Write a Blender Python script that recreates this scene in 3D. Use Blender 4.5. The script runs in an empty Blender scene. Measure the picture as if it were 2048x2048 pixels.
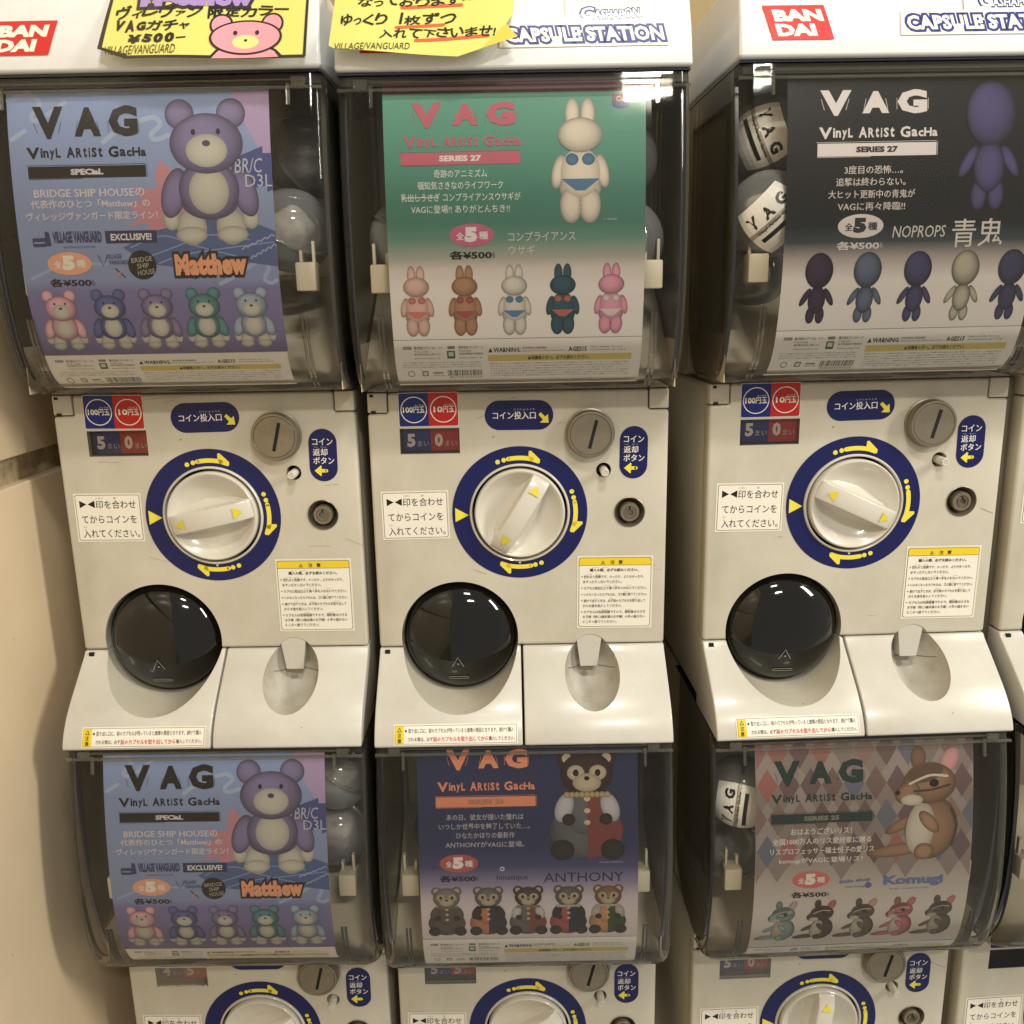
import bpy, bmesh, math, random
from mathutils import Vector, Matrix
from mathutils.geometry import tessellate_polygon
random.seed(7)
scene = bpy.context.scene
# ------------------------------------------------------------------ camera
cam_d = bpy.data.cameras.new('camera'); cam = bpy.data.objects.new('camera', cam_d)
scene.collection.objects.link(cam); scene.camera = cam
cr = Vector((0.99984842, -0.00352826, -0.01704964)); cu = Vector((0.01740469, 0.22865124, 0.97335281)); cf = Vector((-0.00046418, 0.973502, -0.22867799))
cam.matrix_world = Matrix(((cr.x, cu.x, -cf.x, -0.0065225), (cr.y, cu.y, -cf.y, -0.7662314), (cr.z, cu.z, -cf.z, 0.1809896), (0, 0, 0, 1)))
cam_d.sensor_width = 36; cam_d.lens = 36 * 1780.62 / 2048
cam_d.clip_start = 0.01; cam_d.clip_end = 50
# ------------------------------------------------------------------ light
w = bpy.data.worlds.new('World'); scene.world = w; w.use_nodes = True
w.node_tree.nodes['Background'].inputs[0].default_value = (1.0, 0.945, 0.83, 1)
w.node_tree.nodes['Background'].inputs[1].default_value = 0.45
scene.view_settings.view_transform = 'Standard'; scene.view_settings.look = 'None'
scene.view_settings.exposure = 0.0; scene.view_settings.gamma = 1
scene.cycles.transparent_max_bounces = 32; scene.cycles.max_bounces = 8
scene.cycles.caustics_reflective = False; scene.cycles.caustics_refractive = False
def lamp(name, loc, tgt, sx, sy, p, col=(1, .86, .68)):
    d = bpy.data.lights.new(name, 'AREA'); d.shape = 'RECTANGLE'; d.size = sx; d.size_y = sy; d.energy = p; d.color = col
    o = bpy.data.objects.new(name, d); scene.collection.objects.link(o); o.location = loc
    o.rotation_euler = (Vector(tgt) - Vector(loc)).to_track_quat('-Z', 'Y').to_euler(); return o
lamp('wall_fill_light', (0.25, -1.00, 1.55), (0.1, 0, 0.1), 0.28, 0.12, 11, (1, .97, .88))
lamp('wall_fill_light', (0.62, -2.3, 1.7), (0, 0, 0), 0.45, 0.1, 24, (1, .95, .84))
lamp('wall_fill_light', (2.2, -1.0, 1.3), (-.2, 0, -.1), 0.3, 0.9, 46, (1, .95, .82))  # added side light that brightens the left wall, not a ceiling fitting

# ------------------------------------------------------------------ helpers
def lin(h):
    h = h.lstrip('#'); r = []
    for i in (0, 2, 4):
        v = int(h[i:i + 2], 16) / 255
        r.append(v / 12.92 if v < .04045 else ((v + .055) / 1.055) ** 2.4)
    return (*r, 1)
def mat(name, col, rough=.4, metal=0, coat=0, noise=0, nscale=40, bump=0, bscale=300, spec=.5, scratch=0, speck=0):
    m = bpy.data.materials.new(name); m.use_nodes = True; nt = m.node_tree; b = nt.nodes['Principled BSDF']
    b.inputs['Base Color'].default_value = lin(col); b.inputs['Roughness'].default_value = rough
    b.inputs['Metallic'].default_value = metal; b.inputs['Coat Weight'].default_value = coat
    b.inputs['Coat Roughness'].default_value = .06; b.inputs['Specular IOR Level'].default_value = spec
    tc = nt.nodes.new('ShaderNodeTexCoord')
    if noise:
        n = nt.nodes.new('ShaderNodeTexNoise'); n.inputs['Scale'].default_value = nscale; n.inputs['Detail'].default_value = 6; n.inputs['Roughness'].default_value = .65
        nt.links.new(tc.outputs['Object'], n.inputs['Vector'])
        r = nt.nodes.new('ShaderNodeValToRGB'); r.color_ramp.elements[0].position = .3; r.color_ramp.elements[1].position = .62
        c = lin(col); r.color_ramp.elements[0].color = (c[0] * (1 - noise), c[1] * (1 - noise * 1.08), c[2] * (1 - noise * 1.25), 1); r.color_ramp.elements[1].color = c
        nt.links.new(n.outputs[0], r.inputs[0]); nt.links.new(r.outputs[0], b.inputs['Base Color'])
        mr = nt.nodes.new('ShaderNodeMapRange'); mr.inputs[3].default_value = rough * 1.35; mr.inputs[4].default_value = rough * .85
        nt.links.new(n.outputs[0], mr.inputs[0]); nt.links.new(mr.outputs[0], b.inputs['Roughness'])
    if speck and noise:                                    # sparse dirt specks and rubbed marks
        v = nt.nodes.new('ShaderNodeTexVoronoi'); v.inputs['Scale'].default_value = 75; nt.links.new(tc.outputs['Object'], v.inputs['Vector'])
        n3 = nt.nodes.new('ShaderNodeTexNoise'); n3.inputs['Scale'].default_value = 31; nt.links.new(tc.outputs['Object'], n3.inputs['Vector'])
        a1 = nt.nodes.new('ShaderNodeMath'); a1.operation = 'LESS_THAN'; a1.inputs[1].default_value = .075; nt.links.new(v.outputs['Distance'], a1.inputs[0])
        a2 = nt.nodes.new('ShaderNodeMath'); a2.operation = 'GREATER_THAN'; a2.inputs[1].default_value = .63; nt.links.new(n3.outputs[0], a2.inputs[0])
        a3 = nt.nodes.new('ShaderNodeMath'); a3.operation = 'MULTIPLY'; nt.links.new(a1.outputs[0], a3.inputs[0]); nt.links.new(a2.outputs[0], a3.inputs[1])
        a4 = nt.nodes.new('ShaderNodeMath'); a4.operation = 'MULTIPLY'; a4.inputs[1].default_value = speck; nt.links.new(a3.outputs[0], a4.inputs[0])
        mx = nt.nodes.new('ShaderNodeMixRGB'); mx.inputs[2].default_value = lin('#5A4E3C'); nt.links.new(a4.outputs[0], mx.inputs[0]); nt.links.new(r.outputs[0], mx.inputs[1]); nt.links.new(mx.outputs[0], b.inputs['Base Color'])
    if scratch:
        mp = nt.nodes.new('ShaderNodeMapping'); mp.inputs['Scale'].default_value = (60, 60, 900); mp.inputs['Rotation'].default_value = (0, .7, 0); nt.links.new(tc.outputs['Object'], mp.inputs['Vector'])
        ns = nt.nodes.new('ShaderNodeTexNoise'); ns.inputs['Scale'].default_value = 1; nt.links.new(mp.outputs[0], ns.inputs['Vector'])
        ms = nt.nodes.new('ShaderNodeMapRange'); ms.inputs[1].default_value = .55; ms.inputs[2].default_value = .8; ms.inputs[3].default_value = rough; ms.inputs[4].default_value = rough + .25 * scratch; nt.links.new(ns.outputs[0], ms.inputs[0]); nt.links.new(ms.outputs[0], b.inputs['Roughness'])
    if bump:
        n2 = nt.nodes.new('ShaderNodeTexNoise'); n2.inputs['Scale'].default_value = bscale; n2.inputs['Detail'].default_value = 3
        nt.links.new(tc.outputs['Object'], n2.inputs['Vector'])
        bp = nt.nodes.new('ShaderNodeBump'); bp.inputs['Strength'].default_value = bump; bp.inputs['Distance'].default_value = .001
        nt.links.new(n2.outputs[0], bp.inputs['Height']); nt.links.new(bp.outputs[0], b.inputs['Normal'])
    return m
def clear_mat(name, tint, rough=.03, ior=1.45, milk=0, milkcol='#FFFFFF', mf=.35, bump=0, bscale=12):
    m = bpy.data.materials.new(name); m.use_nodes = True; nt = m.node_tree; N = nt.nodes; L = nt.links
    N.remove(N['Principled BSDF']); out = N['Material Output']
    tr = N.new('ShaderNodeBsdfTransparent'); tr.inputs[0].default_value = lin(tint)
    gl = N.new('ShaderNodeBsdfGlossy'); gl.inputs['Roughness'].default_value = rough
    fr = N.new('ShaderNodeFresnel'); fr.inputs[0].default_value = ior
    mx = N.new('ShaderNodeMixShader'); L.new(fr.outputs[0], mx.inputs[0])
    if milk:
        df = N.new('ShaderNodeBsdfDiffuse'); df.inputs[0].default_value = lin(milkcol)
        tl = N.new('ShaderNodeBsdfTranslucent'); tl.inputs[0].default_value = lin(milkcol)
        m1 = N.new('ShaderNodeMixShader'); L.new(df.outputs[0], m1.inputs[1]); L.new(tl.outputs[0], m1.inputs[2])
        lw = N.new('ShaderNodeLayerWeight'); lw.inputs[0].default_value = .35
        mm = N.new('ShaderNodeMath'); mm.operation = 'MULTIPLY_ADD'; mm.inputs[1].default_value = mf; mm.inputs[2].default_value = milk; mm.use_clamp = True
        L.new(lw.outputs['Facing'], mm.inputs[0])
        m2 = N.new('ShaderNodeMixShader'); L.new(mm.outputs[0], m2.inputs[0]); L.new(tr.outputs[0], m2.inputs[1]); L.new(m1.outputs[0], m2.inputs[2])
        L.new(m2.outputs[0], mx.inputs[1])
    else: L.new(tr.outputs[0], mx.inputs[1])
    L.new(gl.outputs[0], mx.inputs[2]); L.new(mx.outputs[0], out.inputs[0])
    if bump:
        tc = N.new('ShaderNodeTexCoord'); n2 = N.new('ShaderNodeTexNoise'); n2.inputs['Scale'].default_value = bscale; n2.inputs['Detail'].default_value = 1
        L.new(tc.outputs['Object'], n2.inputs['Vector'])
        bp = N.new('ShaderNodeBump'); bp.inputs['Strength'].default_value = bump; bp.inputs['Distance'].default_value = .002
        L.new(n2.outputs[0], bp.inputs['Height']); L.new(bp.outputs[0], gl.inputs['Normal'])
    return m
M = dict(
    white=mat('white_plastic', '#CCC9C0', .26, coat=.35, noise=.13, nscale=14, speck=.55),
    knob=mat('knob_plastic', '#D0CBBF', .22, coat=.5, noise=.04, nscale=20),
    shaded_white=mat('shaded_white_plastic', '#C8C2B2', .3, coat=.3, noise=.15, nscale=14, speck=.55),  # same white plastic; the panel's weaker, warmer light is put into the colour
    cap=mat('cap_plastic', '#E2E4E6', .3, coat=.4, noise=.09, nscale=22, speck=.5),
    cream=mat('aged_cream_plastic', '#CFC5AE', .4, noise=.12, nscale=18),
    side=mat('casing_side', '#BDB6A4', .5, noise=.1, nscale=9),
    dark=mat('dark_plastic', '#2A2620', .5, noise=.15, nscale=20),
    inner=mat('inner_brown_plastic', '#DACDB2', .6, noise=.25, nscale=8),
    navy=mat('navy_rail', '#1A1B35', .25, coat=.5),
    black=mat('black_gap', '#0B0907', .8),
    dome=mat('black_dome', '#060605', .05, coat=0.35, noise=.2, nscale=20, spec=.45, scratch=.5),
    steel=mat('brushed_steel', '#958C7A', .34, metal=.75, noise=.18, nscale=60, bump=.05, bscale=900),
    steeld=mat('dark_steel', '#6B665C', .3, metal=.9, noise=.15, nscale=80),
    recess=mat('grey_recess', '#BFBAAF', .45, noise=.25, nscale=45),
    tile=mat('beige_tile', '#DCC7A8', .33, noise=.10, nscale=5, speck=.5, bump=.12, bscale=25),
    grout=mat('grout', '#BDAE92', .9, noise=.55, nscale=60, bump=.8, bscale=250),
    rear=mat('rear_wall', '#A8946C', .7, noise=.15, nscale=4),
    door=clear_mat('clear_acrylic', '#FFFEFC', .035, 1.26, milk=.008, mf=.22, milkcol='#D8D2C4', bump=.25, bscale=9),
    rim=clear_mat('acrylic_edge', '#F2F0EA', .05, 1.5, milk=.07, milkcol='#E6E0D0'),
    smoke=clear_mat('smoked_acrylic', '#F2EEE4', .05, 1.4, milk=.09, milkcol='#B5AE9C'), pane=clear_mat('window_pane', '#FAF8F4', .05, 1.4),
    sleeve=clear_mat('poster_sleeve', '#FFFFFE', .10, 1.22, bump=.9, bscale=16),
    caps=clear_mat('capsule_shell', '#F3F3F1', .05, 1.5, milk=.24, milkcol='#F2F5F8'),
    capw=clear_mat('capsule_frosted_shell', '#E8E8E8', .12, 1.45, milk=.42, milkcol='#F0F4F8'),
    toy=mat('wrapped_toy', '#D8D2CC', .6, noise=.5, nscale=50),
)
def print_mat(name, rough, coat, bump=0, spec=.4):
    m = mat(name, '#FFFFFF', rough, coat=coat, bump=bump, bscale=10, spec=spec); nt = m.node_tree
    a = nt.nodes.new('ShaderNodeAttribute'); a.attribute_name = 'ink'
    nt.links.new(a.outputs['Color'], nt.nodes['Principled BSDF'].inputs['Base Color']); return m
M['ink'] = print_mat('printed_sticker', .38, .1)
M['poster'] = print_mat('printed_paper', .45, .05, .5, .25)
def fade_print(m, sat, val):
    nt = m.node_tree; b = nt.nodes['Principled BSDF']; l = b.inputs['Base Color'].links[0]; h = nt.nodes.new('ShaderNodeHueSaturation')
    h.inputs['Saturation'].default_value = sat; h.inputs['Value'].default_value = val; nt.links.new(l.from_socket, h.inputs['Color']); nt.links.new(h.outputs[0], b.inputs['Base Color'])
fade_print(M['poster'], .82, .95)
M['lam'] = print_mat('laminated_paper', .3, .8, .8)
C = scene.collection
def link(name, me, m, parent=None, smooth=False, mods=()):
    if isinstance(me, bmesh.types.BMesh):
        b = me; bmesh.ops.recalc_face_normals(b, faces=b.faces)
        me = bpy.data.meshes.new(name); b.to_mesh(me); b.free()
    if m is not None:
        me.materials.clear(); me.materials.append(M[m] if isinstance(m, str) else m)
    o = bpy.data.objects.new(name, me); C.objects.link(o); o.parent = parent
    if smooth: me.shade_smooth()
    return o
def bake(o):                                              # apply an object's modifiers into its mesh
    dg = bpy.context.evaluated_depsgraph_get(); dg.update()
    me = bpy.data.meshes.new_from_object(o.evaluated_get(dg)); o.modifiers.clear(); o.data = me; return o
def bevel(o, wd, seg=3, ang=40):
    md = o.modifiers.new('b', 'BEVEL'); md.width = wd; md.segments = seg; md.limit_method = 'ANGLE'; md.angle_limit = math.radians(ang); md.harden_normals = False; return o
def boolean(o, c, op='DIFFERENCE'):
    md = o.modifiers.new('x', 'BOOLEAN'); md.operation = op; md.object = c; md.solver = 'EXACT'; md.material_mode = 'TRANSFER'; return o
def sm(o, ang=32):
    me = o.data; me.shade_smooth(); me.set_sharp_from_angle(angle=math.radians(ang)); return o
def box(b, x0, x1, y0, y1, z0, z1):
    v = [b.verts.new((x, y, z)) for x in (x0, x1) for y in (y0, y1) for z in (z0, z1)]
    for f in ((0, 1, 3, 2), (4, 6, 7, 5), (0, 4, 5, 1), (2, 3, 7, 6), (0, 2, 6, 4), (1, 5, 7, 3)): b.faces.new([v[i] for i in f])
    return v
def boxo(name, x0, x1, y0, y1, z0, z1, m, parent=None, bv=0, seg=3):
    b = bmesh.new(); box(b, x0, x1, y0, y1, z0, z1); o = link(name, b, m, parent)
    if bv: bevel(o, bv, seg); bake(o); sm(o)
    return o
def prism(pts, a0, a1, axis='x'):                        # extrude a 2D outline along an axis
    b = bmesh.new(); P = (lambda p, a: (a, p[0], p[1])) if axis == 'x' else (lambda p, a: (p[0], a, p[1]))
    A = [b.verts.new(P(p, a0)) for p in pts]; B = [b.verts.new(P(p, a1)) for p in pts]; n = len(pts)
    b.faces.new(A); b.faces.new(B[::-1])
    for i in range(n): b.faces.new((A[i], B[i], B[(i + 1) % n], A[(i + 1) % n]))
    return b
def lathe(prof, cx, cz, n=56, y0=0.):                    # profile of (radius, y), turned about the y axis
    b = bmesh.new(); rings = []
    for r, y in prof:
        if r < 1e-6: rings.append([b.verts.new((cx, y0 + y, cz))])
        else: rings.append([b.verts.new((cx + r * math.cos(2 * math.pi * i / n), y0 + y, cz + r * math.sin(2 * math.pi * i / n))) for i in range(n)])
    for A, B in zip(rings, rings[1:]):
        for i in range(n):
            j = (i + 1) % n
            if len(A) == 1: b.faces.new((A[0], B[j], B[i]))
            elif len(B) == 1: b.faces.new((A[i], A[j], B[0]))
            else: b.faces.new((A[i], A[j], B[j], B[i]))
    return b
def thing(name, label, cat, group=None, loc=(0, 0, 0), rot=(0, 0, 0)):
    o = bpy.data.objects.new(name, None); C.objects.link(o); o.location = loc; o.rotation_euler = rot; o.empty_display_size = .05
    tag(o, label, cat, group); return o
def tag(o, label, cat, group=None):
    o['label'] = label; o['category'] = cat
    if group: o['group'] = group
    return o
def copy_tree(o, parent=None, skip=()):
    c = o.copy(); C.objects.link(c); c.parent = parent
    for ch in list(o.children):
        if ch.name.split('.')[0] in skip: continue
        copy_tree(ch, c, skip)
    return c

# ------------------------------------------------------------------ printing: flat shapes in millimetres, laid on a surface
LAY = 0.00009
_tc = {}
def text_geo(s, off, res, sp=1):
    k = (s, off, res, sp)
    if k not in _tc:
        cu_ = bpy.data.curves.new('lettering', 'FONT'); cu_.body = s; cu_.resolution_u = res; cu_.offset = off; cu_.space_character = sp
        ob = bpy.data.objects.new('lettering', cu_); me = bpy.data.meshes.new_from_object(ob)
        vs = [(v.co.x, v.co.y) for v in me.vertices]; fs = [tuple(p.vertices) for p in me.polygons]
        bpy.data.objects.remove(ob); bpy.data.curves.remove(cu_); bpy.data.meshes.remove(me)
        _tc[k] = (vs, fs)
    return _tc[k]
class Art:
    def __init__(s, base=0): s.v = []; s.f = []; s.c = []; s.base = base
    def add(s, pts, faces, L, col):
        n = len(s.v); s.v += [(p[0], p[1], L + s.base) for p in pts]; s.f += [tuple(i + n for i in f) for f in faces]
        s.c += col if isinstance(col, list) else [lin(col) if isinstance(col, str) else col] * len(pts)
    def poly(s, pts, col, L=1):
        tri = tessellate_polygon([[Vector((p[0], p[1], 0)) for p in pts]]); s.add(pts, tri, L, col)
    def rect(s, x0, x1, z0, z1, col, L=1): s.add([(x0, z0), (x1, z0), (x1, z1), (x0, z1)], [(0, 1, 2, 3)], L, col)
    def rr(s, x0, x1, z0, z1, r, col, L=1, n=6):
        p = []
        for cx, cz, a in ((x1 - r, z1 - r, 0), (x0 + r, z1 - r, 90), (x0 + r, z0 + r, 180), (x1 - r, z0 + r, 270)):
            p += [(cx + r * math.cos(math.radians(a + 90 * i / n)), cz + r * math.sin(math.radians(a + 90 * i / n))) for i in range(n + 1)]
        s.poly(p, col, L)
    def frame(s, x0, x1, z0, z1, t, col, L=2, r=1.5):
        s.rr(x0, x1, z0, z1, r, col, L)
    def ell(s, cx, cz, rx, ry, col, L=1, n=28, edge=None, rot=0, hx=0, hz=0):
        c0 = lin(col); ce = lin(edge) if edge else c0; ca, sa = math.cos(rot), math.sin(rot)
        pts = [(cx + hx * rx * ca - hz * ry * sa, cz + hx * rx * sa + hz * ry * ca)]; cols = [c0]
        for q, (k, mixf) in enumerate(((.5, .12), (.8, .5), (1., 1.))):
            for i in range(n):
                a = 2 * math.pi * i / n; x = k * rx * math.cos(a) + hx * rx * (1 - k); y = k * ry * math.sin(a) + hz * ry * (1 - k)
                pts.append((cx + x * ca - y * sa, cz + x * sa + y * ca)); cols.append(tuple(a_ + (b_ - a_) * mixf for a_, b_ in zip(c0, ce)))
        f = [(0, 1 + i, 1 + (i + 1) % n) for i in range(n)]
        for q in range(2):
            o1 = 1 + q * n; o2 = o1 + n
            f += [(o1 + i, o2 + i, o2 + (i + 1) % n, o1 + (i + 1) % n) for i in range(n)]
        s.add(pts, f, L, cols)
    def ring(s, cx, cz, r0, r1, col, L=1, n=64):
        pts = [(cx + r * math.cos(2 * math.pi * i / n), cz + r * math.sin(2 * math.pi * i / n)) for r in (r0, r1) for i in range(n)]
        s.add(pts, [(i, i + n, (i + 1) % n + n, (i + 1) % n) for i in range(n)], L, col)
    def stroke(s, pts, wd, col, L=1, cap=True):
        n = len(pts); Lf, R = [], []
        for i, p in enumerate(pts):
            a = pts[max(0, i - 1)]; b = pts[min(n - 1, i + 1)]; dx, dz = b[0] - a[0], b[1] - a[1]; q = math.hypot(dx, dz) or 1
            nx, nz = -dz / q * wd / 2, dx / q * wd / 2; Lf.append((p[0] + nx, p[1] + nz)); R.append((p[0] - nx, p[1] - nz))
        s.add(Lf + R, [(i, i + 1, n + i + 1, n + i) for i in range(n - 1)], L, col)
        if cap:
            for p in (pts[0], pts[-1]): s.ell(p[0], p[1], wd / 2, wd / 2, col, L, 10)
    def curve(s, pts, wd, col, L=1, n=8):
        out = []
        for i in range(len(pts) - 1):
            p0 = pts[max(0, i - 1)]; p1 = pts[i]; p2 = pts[i + 1]; p3 = pts[min(len(pts) - 1, i + 2)]
            for k in range(n):
                t = k / n; out.append(tuple(.5 * (2 * b + (c - a) * t + (2 * a - 5 * b + 4 * c - d) * t * t + (3 * b - a - 3 * c + d) * t ** 3) for a, b, c, d in zip(p0, p1, p2, p3)))
        s.stroke(out + [pts[-1]], wd, col, L)
    def text(s, t, x0, x1, z0, z1, col, L=2, off=0, res=2, shear=0, rot=0, ref=None, sp=1):
        if off > .006 and ref is None and any(ord(c) > 0x2E80 for c in t):   # heavy strokes: the same glyphs laid side by side
            d = off * .9 * (z1 - z0)
            for k, (a, b) in enumerate(((-1, 0), (1, 0), (0, 1), (0, -1)) if off > .015 else ((-1, 0), (1, 0))):
                s.text(t, x0 + a * d, x1 + a * d, z0 + b * d * .6, z1 + b * d * .6, col, L + .12 * k, .003, res, shear, rot)
            return
        vs, fs = text_geo(t, off, res, sp)
        if not vs: return
        rv = text_geo(t, ref, res, sp)[0] if ref is not None else vs
        ax, bx = min(v[0] for v in rv), max(v[0] for v in rv); az, bz = min(v[1] for v in rv), max(v[1] for v in rv)
        kx = (x1 - x0) / (bx - ax); kz = (z1 - z0) / max(bz - az, 1e-6); cx, cz = (x0 + x1) / 2, (z0 + z1) / 2; ca, sa = math.cos(rot), math.sin(rot); pts = []
        for vx, vz in vs:
            x = x0 + (vx - ax) * kx; z = z0 + (vz - az) * kz; x += shear * (z - cz)
            if rot: x, z = cx + (x - cx) * ca - (z - cz) * sa, cz + (x - cx) * sa + (z - cz) * ca
            pts.append((x, z))
        s.add(pts, fs, L, col)
    def hand(s, t, x0, x1, z0, z1, col, L=2, off=.03, seed=1):   # brush-like writing: every character placed a little unevenly
        rnd = random.Random(seed); small = 'っッァィャュョぁ'; flat_ = 'ー〜-'; wts = [.25 if c in ' 1/!' else (.7 if c in small or c.isascii() else 1) for c in t]; u = (x1 - x0) / sum(wts); x = x0; h = z1 - z0
        for c, w_ in zip(t, wts):
            k = .62 if c in small else 1; a, b = z0 + rnd.uniform(-.08, .06) * h, z0 + h * k * rnd.uniform(.8, 1.15)
            if c in flat_: a, b = z0 + .45 * h, z0 + .6 * h
            if c != ' ': s.text(c, x + .04 * u, x + w_ * u - .06 * u, a, b, col, L, off, 2, .18, rnd.uniform(-.16, .2))
            x += w_ * u
    def build(s, name, parent, surf, m='ink', cuts=None, lay=LAY, xcuts=()):
        me = bpy.data.meshes.new(name); b = bmesh.new(); me.from_pydata([Vector(p) for p in s.v], [], s.f)
        at = me.color_attributes.new('ink', 'FLOAT_COLOR', 'POINT')
        at.data.foreach_set('color', [x for c in s.c for x in c])
        if cuts:
            b.from_mesh(me); zs = [v.co.y for v in b.verts]; lo, hi = min(zs), max(zs)
            for z in cuts:
                if lo + .05 < z < hi - .05:
                    bmesh.ops.bisect_plane(b, geom=b.verts[:] + b.edges[:] + b.faces[:], dist=1e-5, plane_co=(0, z, 0), plane_no=(0, 1, 0))
            for x in xcuts: bmesh.ops.bisect_plane(b, geom=b.verts[:] + b.edges[:] + b.faces[:], dist=1e-5, plane_co=(x, 0, 0), plane_no=(1, 0, 0))
            b.to_mesh(me)
        b.free()
        for v in me.vertices: v.co = surf(v.co.x / 1000, v.co.y / 1000, v.co.z * lay)
        return link(name, me, m, parent)
def flat(y=0.): return lambda x, z, h: Vector((x, y - .0002 - h, z))

# ------------------------------------------------------------------ surfaces of one machine (metres, dial centre at the origin)
ZP = [(.345, -.056), (.30, -.063), (.25, -.067), (.20, -.067), (.17, -.063), (.145, -.0565), (.127, -.047), (.116, -.035), (.111, -.022), (.109, -.005)]
def cr_interp(tab, t):                                    # smooth monotone interpolation in a table sorted descending
    n = len(tab)
    for i in range(n - 1):
        a, b = tab[i], tab[i + 1]
        if a[0] >= t >= b[0]:
            p0 = tab[max(0, i - 1)]; p3 = tab[min(n - 1, i + 2)]; u = (a[0] - t) / (a[0] - b[0])
            m1 = (b[1] - p0[1]) / (b[0] - p0[0]) * (b[0] - a[0]) if b[0] != p0[0] else 0
            m2 = (p3[1] - a[1]) / (p3[0] - a[0]) * (b[0] - a[0])
            return (2 * u ** 3 - 3 * u * u + 1) * a[1] + (u ** 3 - 2 * u * u + u) * m1 + (-2 * u ** 3 + 3 * u * u) * b[1] + (u ** 3 - u * u) * m2
    return tab[0][1] if t > tab[0][0] else tab[-1][1]
def cover_y(z): return cr_interp(ZP, z)
def poster_surf(x, z, h):
    z = max(z, .112); y = cover_y(z); dy = (cover_y(z + .001) - cover_y(z - .001 if z > .1125 else z)) / (.002 if z > .1125 else .001)
    nrm = Vector((0, -1, dy)).normalized(); return Vector((x, y, z)) - nrm * (.0042 - h)
LP = [(-.125, 0.), (-.1275, -.0015), (-.137, -.0125), (-.150, -.0275), (-.163, -.0420), (-.174, -.0515), (-.184, -.0575), (-.1925, -.0605)]
def lip_surf(x, z, h):
    y = cr_interp(LP, z); dy = (cr_interp(LP, z + .001) - cr_interp(LP, z - .001)) / .002
    return Vector((x, y, z)) + Vector((0, -1, dy)).normalized() * (.0003 + h)
HH = .5415073
CUTS = [117 + 2.5 * i for i in range(22)] + [175 + 10 * i for i in range(17)]

NAVY = '#0B1350'; YEL = '#E8D845'; W = '#EDE7DA'; BLK = '#14110F'
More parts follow.
